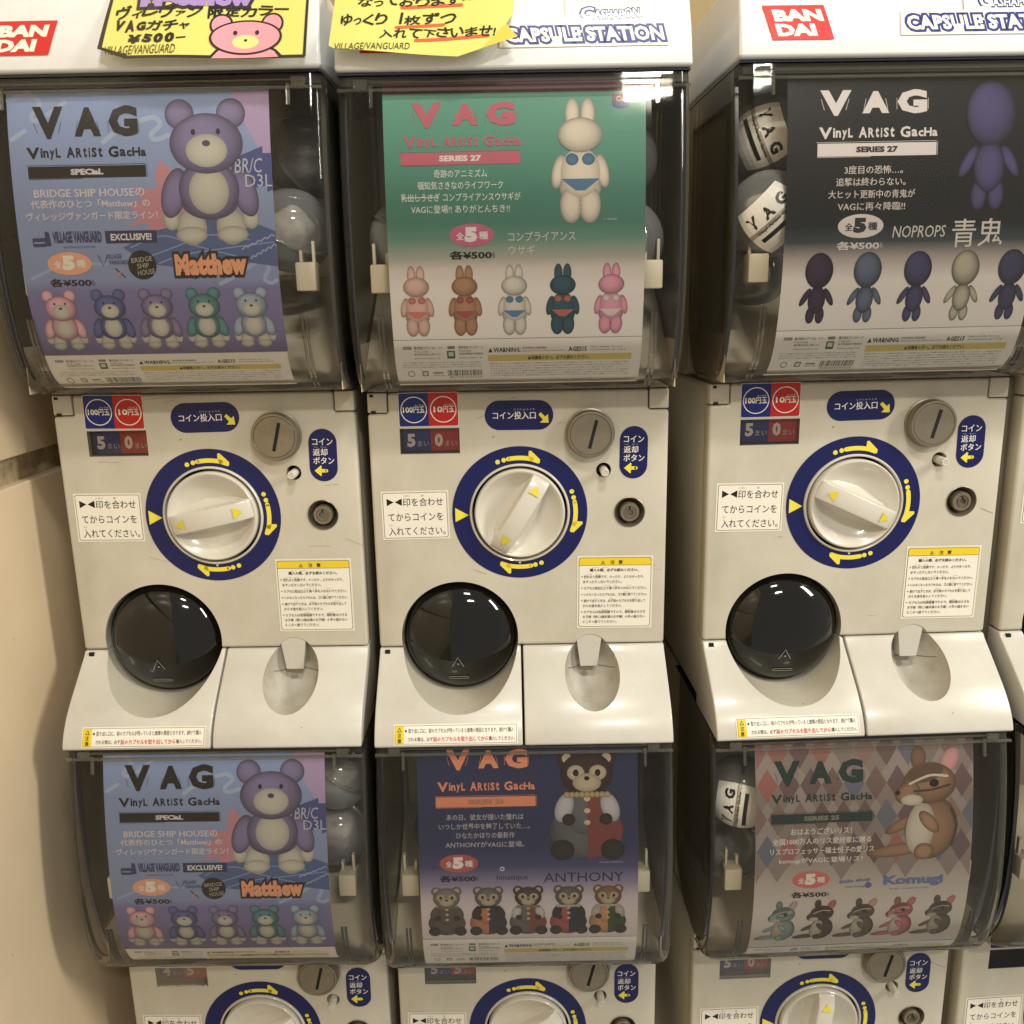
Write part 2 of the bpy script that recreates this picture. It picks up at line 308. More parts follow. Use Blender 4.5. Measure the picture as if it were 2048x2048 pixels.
# ------------------------------------------------------------------ one capsule machine tier
def make_machine():
    t = thing('capsule_machine', '', 'capsule machine')
    # cutters
    scoop = link('c1', lathe([(0, .0125), (.0530, .0125), (.0545, -.12), (0, -.12)], -.0563, -.1158, 72), 'shaded_white')
    cut_m = bmesh.new(); bmesh.ops.create_uvsphere(cut_m, u_segments=48, v_segments=32, radius=1)
    bmesh.ops.transform(cut_m, matrix=Matrix.Translation((.0628, -.026, -.1405)) @ Matrix.Diagonal((.0250, .043, .0325, 1)), verts=cut_m.verts)
    cup = link('c2', cut_m, 'recess')
    # casing behind the panel
    cs = bmesh.new(); box(cs, -.1285, .1285, .0195, .28, -.19, .1075); o = link('casing', cs, 'side', t); bevel(o, .004, 2); bake(o); sm(o)
    boxo('upper_casing', -.1285, .1285, .105, .28, .108, .346, 'inner', t)
    boxo('lip_backing', -.1275, .1275, -.0445, .0185, -.1935, -.186, 'dark', t)
    # front panel with notched upper corners
    x1 = .1300; xa = -.1121; za = .0895; zt = .1075
    out = [(-x1, -.1242), (-x1, za), (xa, za), (xa, zt), (-xa, zt), (-xa, za), (x1, za), (x1, -.1242)]
    p = link('front_panel', prism(out, 0, .019, 'y'), 'shaded_white', t); bevel(p, .0026, 3); boolean(p, scoop); boolean(p, cup)
    hw = boxo('c3', -.1029, -.0512, -.02, .006, .0543, .0766, 'shaded_white')      # window opening
    boolean(p, hw)
    bh = link('c4', lathe([(0, .012), (.0066, .012), (.0066, -.02), (0, -.02)], .0739, .0373, 32), 'shaded_white'); boolean(p, bh)
    lh = link('c5', lathe([(0, .008), (.0088, .008), (.0134, -.0004), (.0134, -.02), (0, -.02)], .0970, -.0007, 48), 'shaded_white'); boolean(p, lh)
    kh = link('c6', lathe([(0, .012), (.0424, .012), (.0424, -.02), (0, -.02)], 0, 0, 80), 'shaded_white'); boolean(p, kh)
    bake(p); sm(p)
    for sx in (-1, 1):
        a, b_ = sorted((sx * .1298, sx * .1130)); boxo('hinge_block', a, b_, .0006, .018, .0905, .1075, 'shaded_white', t, .0012, 2)
    boxo('hinge_slot', -.1275, -.1245, -.0001, .002, .1040, .1062, 'black', t)
    boxo('hinge_slot', -.1268, -.1228, -.0001, .002, .0903, .0922, 'black', t)
    # outlet lips, left and right
    prof = [(cr_interp(LP, z), z) for z in [-.1252 - .0673 * i / 18 for i in range(19)]] + [(-.0585, -.1942), (.0180, -.1942), (.0180, -.1252)]
    l = link('outlet_lip', prism(prof, -.1300, -.0010), 'white', t); bevel(l, .0030, 3); boolean(l, scoop); bake(l); sm(l, 35)
    r = link('return_lip', prism(prof, .0010, .1300), 'white', t); bevel(r, .0030, 3); boolean(r, cup); bake(r); sm(r, 35)
    boxo('hinge_slot', -.1250, -.1205, -.0035, .002, -.1295, -.1262, 'black', t)
    # outlet dome
    def dome_y(x, z):
        rr = math.hypot(x + .0563, z + .1158) / .0503; return .0100 - .0235 * math.sqrt(max(0, 1 - min(1, rr) ** 2)) - 0.0006
    prof = [(.0520, .0118), (.0520, .0092), (.0505, .0085), (.0503, .0094)] + [(.0503 * math.cos(a), .0094 - .0235 * math.sin(a)) for a in [math.pi / 2 * i / 20 for i in range(1, 21)]]
    prof[-1] = (0, prof[-1][1]); d = link('outlet_dome', lathe(prof, -.0563, -.1158, 72), 'dome', t); sm(d, 60)
    A = Art(); G = '#8F8D86'
    A.stroke([(-63.3, -139), (-58.2, -129.8), (-53, -139)], .7, G, 2); A.ell(-58, -136.5, .9, .9, '#8A8A86', 2, 12)
    A.stroke([(-66, -150.6), (-50, -150.6)], .7, G, 2); A.stroke([(-66, -152.8), (-50, -152.8)], .7, G, 2); A.stroke([(-66, -150.6), (-67, -151.7), (-66, -152.8)], .7, G, 2); A.stroke([(-50, -150.6), (-49, -151.7), (-50, -152.8)], .7, G, 2)
    A.build('dome_marking', d, lambda x, z, h: Vector((x, dome_y(x, z) - h - .0009, z)))
    # coin return tongue
    link('return_tongue', prism([(.0492, -.1120), (.0738, -.1120), (.0692, -.1460), (.0538, -.1460)], .0006, .013, 'y'), 'white', t)
    def cup_back(x, z, h):
        q = 1 - ((x - .0628) / .0250) ** 2 - ((z + .1405) / .0325) ** 2
        return Vector((x, -.026 + .043 * math.sqrt(max(q, .0)) - .0006 - h, z))
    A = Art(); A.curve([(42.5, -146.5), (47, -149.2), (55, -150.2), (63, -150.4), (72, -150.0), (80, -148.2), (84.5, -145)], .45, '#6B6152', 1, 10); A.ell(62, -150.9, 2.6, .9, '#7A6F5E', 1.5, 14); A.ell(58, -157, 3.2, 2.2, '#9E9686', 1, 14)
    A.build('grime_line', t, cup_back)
    # dial
    A = Art(); A.ring(0, 0, 44.2, 59.7, NAVY, 1, 96)
    A.poly([(-57, 5.6), (-57, -7.2), (-45.2, -1.1)], YEL, 2)
    for k in range(3):
        th = -math.pi / 2 * k
        R = lambda x, z: (x * math.cos(th) - z * math.sin(th), x * math.sin(th) + z * math.cos(th))
        for q in ((-18.7, 46.0), (-13.3, 47.6)): c_ = R(*q); A.ell(c_[0], c_[1], 2.05, 2.05, YEL, 2, 16)
        arc = [(49.4 * math.cos(math.radians(a)), 49.4 * math.sin(math.radians(a))) for a in range(101, 76, -4)]
        A.stroke([R(*q) for q in arc], 3.9, YEL, 2)
        A.poly([R(*q) for q in ((8.4, 51.0), (8.6, 55.3), (10.6, 55.6), (18.4, 47.6), (18.0, 44.6), (16.4, 44.2), (9.5, 46.6))], YEL, 2)
    A.ell(-.6, -45.4, 1, 1, W, 2, 12)
    dr = A.build('dial_ring_print', t, flat())
    k_ = link('dial_collar', lathe([(.0444, .0002), (.0442, -.0016), (.0432, -.0024), (.0424, -.0020), (.0420, .0000), (.0420, .012)], 0, 0, 80), 'knob', t); sm(k_, 50)
    g = link('dial_gap', lathe([(.0424, .0115), (.030, .0115), (0, .0115)], 0, 0, 64), 'black', t)
    dial = link('dial', lathe([(.0398, .011), (.0400, -.002), (.0396, -.0042), (.0386, -.0052), (.0374, -.0050), (.0355, -.0030), (.0300, .0022), (.02, .0052), (0, .0062)], 0, 0, 80), 'knob', t); sm(dial, 40)
    hp = []                                                # grip bar across the dial: narrow on top, wider at its foot
    b = bmesh.new(); xs = [-.0372, -.0340, -.0250, 0, .0250, .0340, .0372]; rings = []
    for x in xs:
        e = abs(x) / .0372; top = -.0135 + .0075 * e ** 5; wt = .0082; wb = .0108 + .006 * (1 - e ** 2)
        rings.append([b.verts.new((x, y, z)) for y, z in ((.006, -wb * .95), (-.001, -wt * 1.12), (top, -wt), (top - .0004, 0), (top, wt), (-.001, wt * 1.12), (.006, wb * .95))])
    for P, Q in zip(rings, rings[1:]):
        for i in range(6): b.faces.new((P[i], P[i + 1], Q[i + 1], Q[i]))
    b.faces.new(rings[0]); b.faces.new(rings[-1][::-1])
    h = link('grip', b, 'knob', dial); bevel(h, .0012, 3, 25); bake(h); sm(h, 40)
    for s_ in (-1, 1):
      A = Art(); A.poly([(s_ * 22.5, 5.0), (s_ * 22.5, -5.0), (s_ * 30.5, 0)], '#DCCB2E', 1)
      A.build('pointer_mark', dial, lambda x, z, hh: Vector((x, -.0135 + .0075 * (abs(x) / .0372) ** 5 - .0007 - hh, z)))
    # coin slot
    cs = link('coin_slot', lathe([(.0216, .0002), (.0216, -.0012), (.0204, -.0016), (.0203, -.0085), (.0196, -.0098), (.0180, -.0100), (.0176, -.0094), (.0172, -.0098), (0, -.0098)], .0617, .0702, 64), 'steel', t); sm(cs, 30)
    b = bmesh.new(); box(b, -.0014, .0014, -.0102, -.0092, -.0125, .0125); bmesh.ops.rotate(b, cent=(0, 0, 0), matrix=Matrix.Rotation(math.radians(14), 3, 'Y'), verts=b.verts); bmesh.ops.translate(b, vec=(.0637, 0, .0702), verts=b.verts)
    link('slot_opening', b, 'black', cs)
    # return button, lock
    b = link('button_well', lathe([(.0066, .0118), (0, .0118)], .0739, .0373, 24), 'black', t)
    rb = link('return_button', lathe([(.0036, .0115), (.0036, -.0100), (.0030, -.0110), (.0018, -.0110), (.0016, -.0104), (.0010, -.0104), (.0008, -.0111), (0, -.0111)], .0741, .0369, 24), 'knob', t); sm(rb, 35)
    lk = link('lock', lathe([(.0088, .0078), (.0088, -.0004), (.0080, -.0018), (.0058, -.0018), (.0054, -.0008), (.0042, -.0008), (.0040, -.0022), (.0034, -.0022), (.0032, .001), (0, .001)], .0970, -.0007, 40), 'steel', t); sm(lk, 30)
    dz = link('lock_dish', lathe([(.0136, -.0006), (.0132, -.0009), (.0124, .0008), (.0089, .0072)], .0970, -.0007, 48), 'steel', t); sm(dz, 40)
    boxo('keyhole', .0963, .0977, -.0024, .0008, .0016, .0040, 'black', lk)
    # counter window
    boxo('window_recess', -.1029, -.0512, .0058, .0062, .0543, .0766, 'dark', t)
    gl = boxo('window_pane', -.1028, -.0513, .0004, .0010, .0544, .0765, 'pane', t)
    # stickers
    A = Art(); A.rr(-103.2, -51.6, 78.2, 107.6, 1.6, W, 1)
    A.rr(-102.8, -77.3, 78.6, 107.2, 1.4, '#10206E', 2); A.rr(-77.3, -52.0, 78.6, 107.2, 1.4, '#B81E1A', 2); A.rect(-80, -77.3, 78.6, 107.2, '#10206E', 2.4); A.rect(-77.3, -75, 78.6, 107.2, '#B81E1A', 2.4)
    s1 = A.build('coin_sticker', t, flat())
    A = Art()
    for cx, a_ in ((-90, '100'), (-64.6, '10')):
        A.ring(cx, 92.8, 10.6, 11.4, W, 3, 40)
        A.text(a_, cx - 9.4 + (0 if a_ == '100' else 1.0), cx - .6, 90.4, 95.4, W, 3, .03); A.text('円玉', cx - .2, cx + 9.2, 90.2, 95.6, W, 3, .02); A.text('えんだま', cx + 1.0, cx + 8.4, 96.2, 97.5, W, 3, 0, 1)
    A.build('lettering', s1, flat())
    A = Art(); A.rr(-28.9, 30.2, 73.6, 99.2, 12.7, NAVY, 1, 12); s2 = A.build('coin_inlet_sticker', t, flat())
    A = Art(); A.text('コイン投入口', -22, 15.0, 83.0, 89.6, W, 2, .012); A.text('とうにゅうぐち', -3.8, 14.4, 90.6, 92.2, '#C6C3D6', 2, 0, 1)
    A.poly([(17.4, 86.8), (19.4, 88.8), (23.2, 85.0), (25.6, 87.0), (26.2, 79.6), (18.8, 79.8), (21.2, 82.4)], YEL, 2); A.build('lettering', s2, flat())
    A = Art(); A.rr(87.9, 112.3, 28.9, 75.0, 12.1, NAVY, 1, 12); s3 = A.build('coin_return_sticker', t, flat())
    A = Art(); A.text('コイン', 91.2, 108.8, 60.8, 66.8, W, 2, .012); A.text('返却', 91.4, 103.9, 51.5, 57.7, W, 2, .012); A.text('ボタン', 91.4, 109.5, 44.2, 50.2, W, 2, .012); A.text('へん　きゃく', 92, 103.6, 58.4, 59.7, '#C6C3D6', 2, 0, 1)
    A.stroke([(97, 38.2), (102.4, 38.2)], 3, YEL, 2); A.poly([(92.0, 38.2), (97.6, 42.9), (98.4, 42.3), (98.0, 33.6), (97.4, 33.5)], YEL, 2.3); A.build('lettering', s3, flat())
    A = Art(); A.rect(-121.8, -62.2, -22.7, 21.5, '#E2DCCB', 1); A.rr(-120.3, -63.6, -21.2, 19.9, 1.6, BLK, 2); A.rr(-119.9, -64.0, -20.8, 19.5, 1.4, '#E9E3D6', 3)
    s4 = A.build('instruction_sticker', t, flat())
    A = Art(); K = BLK; A.poly([(-116.8, 14.9), (-116.8, 8.2), (-110.6, 11.6)], K, 4); A.poly([(-103.4, 14.9), (-103.4, 8.2), (-109.6, 11.6)], K, 4)
    A.text('印を合わせ', -102.4, -67.2, 7.6, 15.0, K, 4, .004); A.text('てからコインを', -116.2, -67.6, -5.6, 1.5, K, 4, .004); A.text('入れてください。', -116.2, -66.0, -18.7, -11.2, K, 4, .004)
    A.text('しるし', -101.8, -95.6, 16.2, 17.8, K, 4, 0, 1); A.text('あ', -86.2, -84, 16.2, 17.8, K, 4, 0, 1); A.text('い', -115.2, -112.8, -10.0, -8.4, K, 4, 0, 1)
    A.build('lettering', s4, flat())
    A = Art(); A.rect(50.8, 118.8, -109.2, -40.6, '#E2DCCB', 1); A.rr(52.3, 117.2, -107.7, -42.4, 2, BLK, 2); A.rr(52.7, 116.8, -107.3, -42.8, 1.8, '#E9E3D6', 3); A.rr(52.7, 116.8, -49.3, -42.8, 1.8, '#E5C92C', 4); A.rect(52.7, 116.8, -49.3, -46, '#E5C92C', 4.5); A.rect(52.7, 116.8, -49.6, -49.3, K, 5)
    s5 = A.build('caution_sticker', t, flat())
    A = Art(); A.poly([(72, -48.4), (75.6, -48.4), (73.8, -45)], K, 6); A.poly([(72.8, -47.9), (74.8, -47.9), (73.8, -45.8)], '#E5C92C', 7); A.rect(73.65, 73.95, -47.6, -46.5, K, 8)
    A.text('注', 80.5, 84.2, -48.4, -44.8, K, 6, .02); A.text('意', 87.8, 91.5, -48.4, -44.8, K, 6, .02)
    for (a, b_, c_, s_, o_) in ((62.3, 105.8, -53.9, '購入の際、必ずお読みください。', .02), (57, 111, -60.2, '揺れると危険です。のったり、よりかかったり、', 0), (56.2, 91, -65.0, 'ゆすったりしないでください。', 0), (57, 113.6, -70.9, 'カプセル取出口より奥へ手を入れないでください。', 0), (57, 114, -76.9, 'いらなくなったカプセルは、ゴミ箱に捨ててください。', 0), (57, 112.5, -82.9, '続けて出すときは、必ず前のカプセルを取り出して', 0), (56.2, 91.5, -87.6, 'からお金を投入してください。', 0), (57, 112.8, -93.5, 'カプセルは包装容器ですので、開封後は小さな', 0), (56.2, 112.6, -98.1, 'お子様（特に3歳未満のお子様）の手の届かない', 0), (56.2, 87.0, -102.8, 'ところへ捨ててください。', 0)):
        A.text(s_, a, b_, c_ - 1.45, c_ + 1.45, '#2A2622', 6, o_ + .008, 1)
        if a == 57: A.ell(55.2, c_ + .1, .55, .55, K, 6, 8)
    for (a, c_) in ((64, -51.6), (73, -51.6), (59, -57.9), (67, -57.9), (75, -68.6), (83, -68.6), (95, -68.6), (93, -74.6), (66, -80.6), (80, -80.6), (101, -80.6), (73, -91.4), (95, -91.4)): A.text('ふりがな'[:random.choice((2, 3, 4))], a, a + random.uniform(3.5, 6), c_ - .4, c_ + .4, '#55504A', 6, 0, 1)
    A.build('lettering', s5, flat())
    # lip sticker
    A = Art(); A.rect(-113.0, -5.2, -191.3, -175.3, '#E6E1D4', 1); A.rect(-112, -6.2, -190.3, -176.3, '#3A3632', 2); A.rect(-111.7, -6.5, -190.0, -176.6, '#EAE5DA', 3); A.rect(-111.7, -104.2, -190.0, -176.6, '#E5C92C', 4)
    s6 = A.build('outlet_sticker', l, lip_surf, cuts=range(-191, -175, 2))
    A = Art(); A.poly([(-110, -180.9), (-106, -180.9), (-108, -177.4)], K, 5); A.poly([(-109.1, -180.4), (-106.9, -180.4), (-108, -178.3)], '#E5C92C', 6); A.text('注', -109.6, -106.4, -185.2, -181.7, K, 5, .02); A.text('意', -109.6, -106.4, -189.4, -185.9, K, 5, .02)
    A.ell(-102.4, -180.2, .9, .9, K, 5, 10); A.text('取り出し口に、前のカプセルが残っていると故障の原因となります。続けて購入', -100.3, -8.6, -181.9, -178.4, '#2A2622', 5, .006, 1)
    A.text('される際は、必ず', -100.3, -79.0, -188.2, -184.9, '#2A2622', 5, .006, 1); A.text('前のカプセルを取り出してから', -78.6, -31.0, -188.6, -184.6, '#C92A22', 5, .015, 1); A.text('購入してください。', -30.4, -8.0, -188.2, -184.9, '#2A2622', 5, .006, 1)
    A.build('lettering', s6, lip_surf)
    # housing: rails, smoked sides, tray, clips
    boxo('top_rail', -.1300, .1300, -.0560, .11, .3455, .3470, 'navy', t)
    boxo('top_rail', -.1290, .1290, -.0520, -.040, .3385, .3452, 'dark', t)
    def side(name, x, y0f, y1, m, th):
        b = bmesh.new(); rows = []
        for z in [.1100 + i * .0047 for i in range(51)]:
            e = max(0, (.165 - z) / .055); yb = y1 - .045 * (1 - math.sqrt(max(0, 1 - e * e))); rows.append([b.verts.new((x, cover_y(z) + y0f, z)), b.verts.new((x, max(yb, cover_y(z) + y0f + .002), z))])
        for P, Q in zip(rows, rows[1:]): b.faces.new((P[0], P[1], Q[1], Q[0]))
        o = link(name, b, m, t); md = o.modifiers.new('s', 'SOLIDIFY'); md.thickness = th; md.offset = 0; bake(o); return o
    for sx in (-1, 1):
        side('housing_side', sx * .1285, .019, .090, 'smoke', .0018)
        side('housing_edge', sx * .1285, .0165, .0, 'navy', .0030) if False else None
        b = bmesh.new(); rows = []
        for z in [.1125 + i * .0046 for i in range(51)]:
            y = cover_y(z) + .0165; rows.append([b.verts.new((sx * .1300, y, z)), b.verts.new((sx * .1300, y + .0024, z)), b.verts.new((sx * .1262, y + .0024, z)), b.verts.new((sx * .1262, y, z))])
        for P, Q in zip(rows, rows[1:]):
            for i in range(4): b.faces.new((P[i], P[(i + 1) % 4], Q[(i + 1) % 4], Q[i]))
        link('housing_edge', b, 'navy', t)
        a, b_ = sorted((sx * .1290, sx * .1240)); boxo('rear_post', a, b_, .0905, .1045, .112, .345, 'side', t)
        a, b_ = sorted((sx * .1145, sx * .0985)); q = boxo('door_clip', a, b_, -.046, -.030, .190, .212, 'cream', t, .0015, 2)
        for zz in (.0007, .0108): a, b_ = sorted((sx * (.1000 + zz), sx * (.1022 + zz))); boxo('prong', a, b_, -.038, -.034, .211, .221 if zz < .005 else .228, 'cream', q)
        a, b_ = sorted((sx * .1282, sx * .1274)); boxo('inner_side', a, b_, -.035, .09, .112, .150, 'inner', t)
    b = bmesh.new(); v = [b.verts.new(p) for p in ((-.126, -.036, .118), (.126, -.036, .118), (.126, .088, .205), (-.126, .088, .205))]; b.faces.new(v); link('tray', b, 'cream', t)
    boxo('chute_wall', -.020, .020, .020, .024, .160, .182, 'dark', t)
    return t, (scoop, cup, hw, bh, lh, kh)

def make_door():                                          # the transparent front cover; origin at its top hinge line
    w2, r = .1310, .012; zs = [.3445 - .0095 * i for i in range(16)] + [.198 - .0052 * i for i in range(17)] + [.112, .1105, .1095]
    b = bmesh.new(); rows = []
    for z in zs:
        y = cover_y(z); yb = y + .0165; row = [(-w2, yb)]
        row += [(-w2 + r - r * math.cos(a), y + r - r * math.sin(a)) for a in [math.pi / 2 * i / 6 for i in range(7)]]
        row += [(-w2 + r + (2 * w2 - 2 * r) * i / 8, y) for i in range(1, 8)]
        row += [(w2 - r + r * math.sin(a), y + r - r * math.cos(a)) for a in [math.pi / 2 * i / 6 for i in range(7)]] + [(w2, yb)]
        rows.append([b.verts.new((x, yy, z - .345)) for x, yy in row])
    for P, Q in zip(rows, rows[1:]):
        for i in range(len(P) - 1): b.faces.new((P[i], P[i + 1], Q[i + 1], Q[i]))
    b.faces.new(rows[-1][::-1])
    o = link('front_cover', b, 'door', None); sm(o, 50)
    # clear ribs, pegs, top seam
    def rib(x, z0, z1, off, wd=.0016, dp=.003, n=26, name='rib'):
        b = bmesh.new(); rr = []
        for i in range(n + 1):
            z = z0 + (z1 - z0) * i / n; y = cover_y(z) + off; rr.append([b.verts.new((xx, yy, z - .345)) for xx, yy in ((x - wd / 2, y), (x + wd / 2, y), (x + wd / 2, y + dp), (x - wd / 2, y + dp))])
        for P, Q in zip(rr, rr[1:]):
            for i in range(4): b.faces.new((P[i], P[(i + 1) % 4], Q[(i + 1) % 4], Q[i]))
        b.faces.new(rr[0]); b.faces.new(rr[-1][::-1]); return link(name, b, 'rim', o)
    for sx in (-1, 1):
        rib(sx * .1045, .172, .1135, .0020); rib(sx * .1078, .172, .1135, .0020)
        rib(sx * .1055, .3375, .3225, -.0020, .0022, .0022, 4, 'peg'); rib(sx * .1305, .343, .1125, .0155, .0012, .0022, 40, 'edge_rib')
    boxo('top_bead', -.1300, .1300, -.0585, -.0555, .3340 - .345, .3358 - .345, 'rim', o)
    boxo('top_bead', -.1190, .1190, -.0580, -.0550, .3396 - .345, .3405 - .345, 'rim', o)
    boxo('top_tab', -.1180, -.1080, -.0590, -.0560, .3350 - .345, .3420 - .345, 'rim', o); boxo('top_tab', .1080, .1180, -.0590, -.0560, .3350 - .345, .3420 - .345, 'rim', o)
    # sleeve the poster slides in
    b = bmesh.new(); rr = []
    for i in range(34):
        z = .337 - .0066 * i; z = max(z, .1165); rr.append([b.verts.new((-.1015 + .203 * k / 14, cover_y(z) + .0026, z - .345)) for k in range(15)])
    for P, Q in zip(rr, rr[1:]):
        for i in range(14):
            if (P[i].co - Q[i].co).length > 1e-5: b.faces.new((P[i], P[i + 1], Q[i + 1], Q[i]))
    sl = link('sleeve', b, 'sleeve', o); sl.data.shade_smooth()
    return o

def make_cap():                                           # white lid on the upper machines
    b = bmesh.new(); prof = [(-.0595, .3475), (-.0600, .3500), (-.0545, .375), (-.0480, .394), (-.0420, .4030), (-.030, .4085), (.0, .411), (.27, .412), (.27, .3475)]
    b = prism(prof, -.1310, .1310); 
    for v in b.verts:
        if v.co.z > .36: v.co.x *= 1 - .25 * (v.co.z - .36)
    o = link('lid', b, 'cap'); bevel(o, .006, 4, 50); bake(o); sm(o, 50); return o
CP = [(.4085, -.030), (.4030, -.0420), (.394, -.0480), (.375, -.0545), (.3500, -.0600), (.3475, -.0600)]
def cap_surf(x, z, h):
    y = cr_interp(CP, z); return Vector((x, y - .0005 - h, z))
proto, cutters = make_machine()
for c_ in cutters: bpy.data.objects.remove(c_)
door0 = make_door()

# ------------------------------------------------------------------ the columns of machines
COLS = [(-.27037663, -.00124, .00266, -.00925, -.00052), (0, 0, 0, 0, 0), (.29405, -.0008, .00354, .0304857, -.003746), (.5660, .006, .006, .048, -.004)]
def place(o, col, dz=0.):
    x, y, z, yaw, roll = COLS[col]
    Mx = Matrix.Translation((x, y, z)) @ Matrix.Rotation(yaw, 4, 'Z') @ Matrix.Rotation(roll, 4, 'Y') @ Matrix.Translation((0, 0, dz))
    o.matrix_world = Mx; return Mx
def strip(parent, txt, dz, low):                          # number strip in the counter window
    A = Art(); z0, z1 = 54.4, 76.4
    base = 56.2 if not low else 61.0
    A.rect(-99.6 if not low else -102, -76.6, base, z1, '#1F2C74', 1); A.rect(-76.6, -51.6, base, z1, '#A12A26', 1)
    for s_, x in ((txt[0], -97.2), (txt[1], -73.2)):
        A.text(s_, x, x + 7.2, 59.8 + dz, 71.4 + dz, '#CFC9C0', 2, .05); A.text('まい', x + 9, x + 19.2, 60.2 + dz, 65.2 + dz, '#A7A19C', 2, .01)
    if low: A.rect(-102.8, -51.4, 54.4, base - .2, '#37322B', 3)
    return A.build('number_strip', parent, flat(.0052))
desc = ['left column', 'middle column', 'right column', 'column cut by the right edge']
LAB = {(0, 0): 'upper white machine at the left beside the tiled wall, dial grip nearly level',
       (1, 0): 'upper white machine in the middle, dial grip turned steeply, showing five 100 yen coins',
       (2, 0): 'upper white machine on the right, near black poster, dial grip sloping down to the right',
       (3, 0): 'upper white machine at the far right edge, mostly outside the picture',
       (0, 1): 'lower white machine at the left, below the lettered Matthew machines, counter between numbers',
       (1, 1): 'lower white machine in the middle, behind the navy poster, cover hanging lowest',
       (2, 1): 'lower white machine on the right, behind the diamond patterned poster',
       (3, 1): 'lower white machine at the far right edge, only its counter window showing'}
LAB[(0, 1)] = 'lower white machine beside the tiled wall, number strip stuck between two figures'
DIAL = {(0, 0): 12, (1, 0): 58, (2, 0): -25, (3, 0): 0, (0, 1): 20, (1, 1): 30, (2, 1): 82, (3, 1): 0}
NUM = {(0, 0): ('50', 0, 0), (1, 0): ('50', 0, 0), (2, 0): ('50', 1.5, 0), (3, 0): ('50', 0, 0), (0, 1): ('45', 3.6, 1), (1, 1): ('55', 2, 1), (2, 1): ('50', 3.4, 1), (3, 1): ('50', 3, 1)}
machines = {}; MX = {}
first = True
cap0 = make_cap()
DOORTILT = {(0, 1): 3.2, (1, 1): 5.0, (2, 1): 3.2, (3, 1): 2.5}
for c in range(4):
    for lo in (0, 1):
        mt = proto if first else copy_tree(proto)
        if first: protoc = proto; first = False
        MX[c, lo] = place(mt, c, -HH * lo); machines[c, lo] = mt
# things added after copying, so each machine carries its own
for (c, lo), mt in machines.items():
    mt['label'] = LAB[c, lo]; mt['group'] = 'white capsule vending machines stacked in columns'; mt['category'] = 'capsule machine'
    for ch in mt.children:
        if ch.name.split('.')[0] == 'dial': ch.rotation_euler = (0, -math.radians(DIAL[c, lo]), 0)
    rnd = random.Random(c * 7 + lo); A = Art()
    for k in range(9):
        x, z = rnd.uniform(-120, 120), rnd.choice((rnd.uniform(64, 104), rnd.uniform(-115, -60), rnd.uniform(-60, 60))); a = rnd.uniform(-.5, .5); l = rnd.uniform(2, 14)
        if math.hypot(x, z) > 64 and not (z < -60 and (x < 0 or x > 35)) and not (x < -55 and -25 < z < 23) and not (-103 < x < -51 and z > 50): A.stroke([(x, z), (x + l * math.cos(a), z + l * math.sin(a)), (x + 1.4 * l * math.cos(a), z + 1.2 * l * math.sin(a) - .4)], rnd.uniform(.12, .3), rnd.choice(('#8A7F6B', '#A89C84', '#6E6350')), .3, False)
    if c == 0 and not lo: A.stroke([(-50, 103.5), (-35, 104), (-18, 104.3)], .3, '#8A7B66', .3, False)
    if A.v: A.build('scratches', mt, flat())
    for ch in mt.children:                               # stickers were put on by hand: each a hair off
        nm = ch.name.split('.')[0]; ctr = {'coin_sticker': (-.077, .093), 'coin_inlet_sticker': (0, .086), 'coin_return_sticker': (.1, .052), 'instruction_sticker': (-.092, -.001), 'caution_sticker': (.085, -.075)}.get(nm)
        if ctr:
            a = rnd.uniform(-.016, .016); T = Matrix.Translation((ctr[0], 0, ctr[1])); ch.matrix_local = Matrix.Translation((rnd.uniform(-.0006, .0006), 0, rnd.uniform(-.0006, .0006))) @ T @ Matrix.Rotation(a, 4, 'Y') @ T.inverted()
    n, dz, low = NUM[c, lo]; strip(mt, n if c or not lo else '45', dz, low)
    d = door0 if (c, lo) == (0, 0) else copy_tree(door0)
    d.parent = mt; d.location = (0, 0, .345); d.rotation_euler = (-math.radians(DOORTILT.get((c, lo), 0)), 0, 0)
    if not lo:
        l = cap0 if c == 0 else cap0.copy()
        if c: C.objects.link(l)
        l.parent = mt

# ------------------------------------------------------------------ lid stickers
def cap_print(name, mt, fn, L=0): A = Art(); fn(A); return A.build(name, mt, cap_surf, cuts=range(346, 408, 3))
def bandai(A, x0, mir, zc=371.8):
    s = -1 if mir else 1; k = 3.6 * s; h = 12.2; w_ = 45
    A.poly([(x0 + (0 if mir else 0) + k * 0, zc - h), (x0 + w_, zc - h), (x0 + w_ + 2 * k, zc + h), (x0 + 2 * k, zc + h)], '#C92B26', 1)
    sh = k / h
    A.text('BAN', x0 + 5 + k * 1.2, x0 + w_ - 4 + k * 1.2, zc + .6, zc + 9.2, W, 2, .06, shear=sh); A.text('DAI', x0 + 5 + k * .6, x0 + w_ - 11 + k * .6, zc - 9.8, zc - 1.0, W, 2, .06, shear=sh)
for c, x0, mir in ((0, -112, 0), (2, -107, 1), (1, -112, 0)):
    lid = [o for o in machines[c, 0].children if o.name.startswith('lid')][0]
    cap_print('maker_sticker', lid, lambda A: bandai(A, x0, mir))
def station(A, x0, x1, zc=370.5):
    A.rect(x0 - 3, x1 + 3, zc - 8.6, zc + 8.6, '#E9E5DC', 1)
    A.text('CAPSULE STATION', x0 + 2, x1 - 2, zc - 4.7, zc + 4.7, '#22307E', 2, .165, 3, shear=-.22, ref=0)
    A.text('CAPSULE STATION', x0 + 2, x1 - 2, zc - 4.7, zc + 4.7, '#ECE8E0', 3, .035, 2, shear=-.22, ref=0)
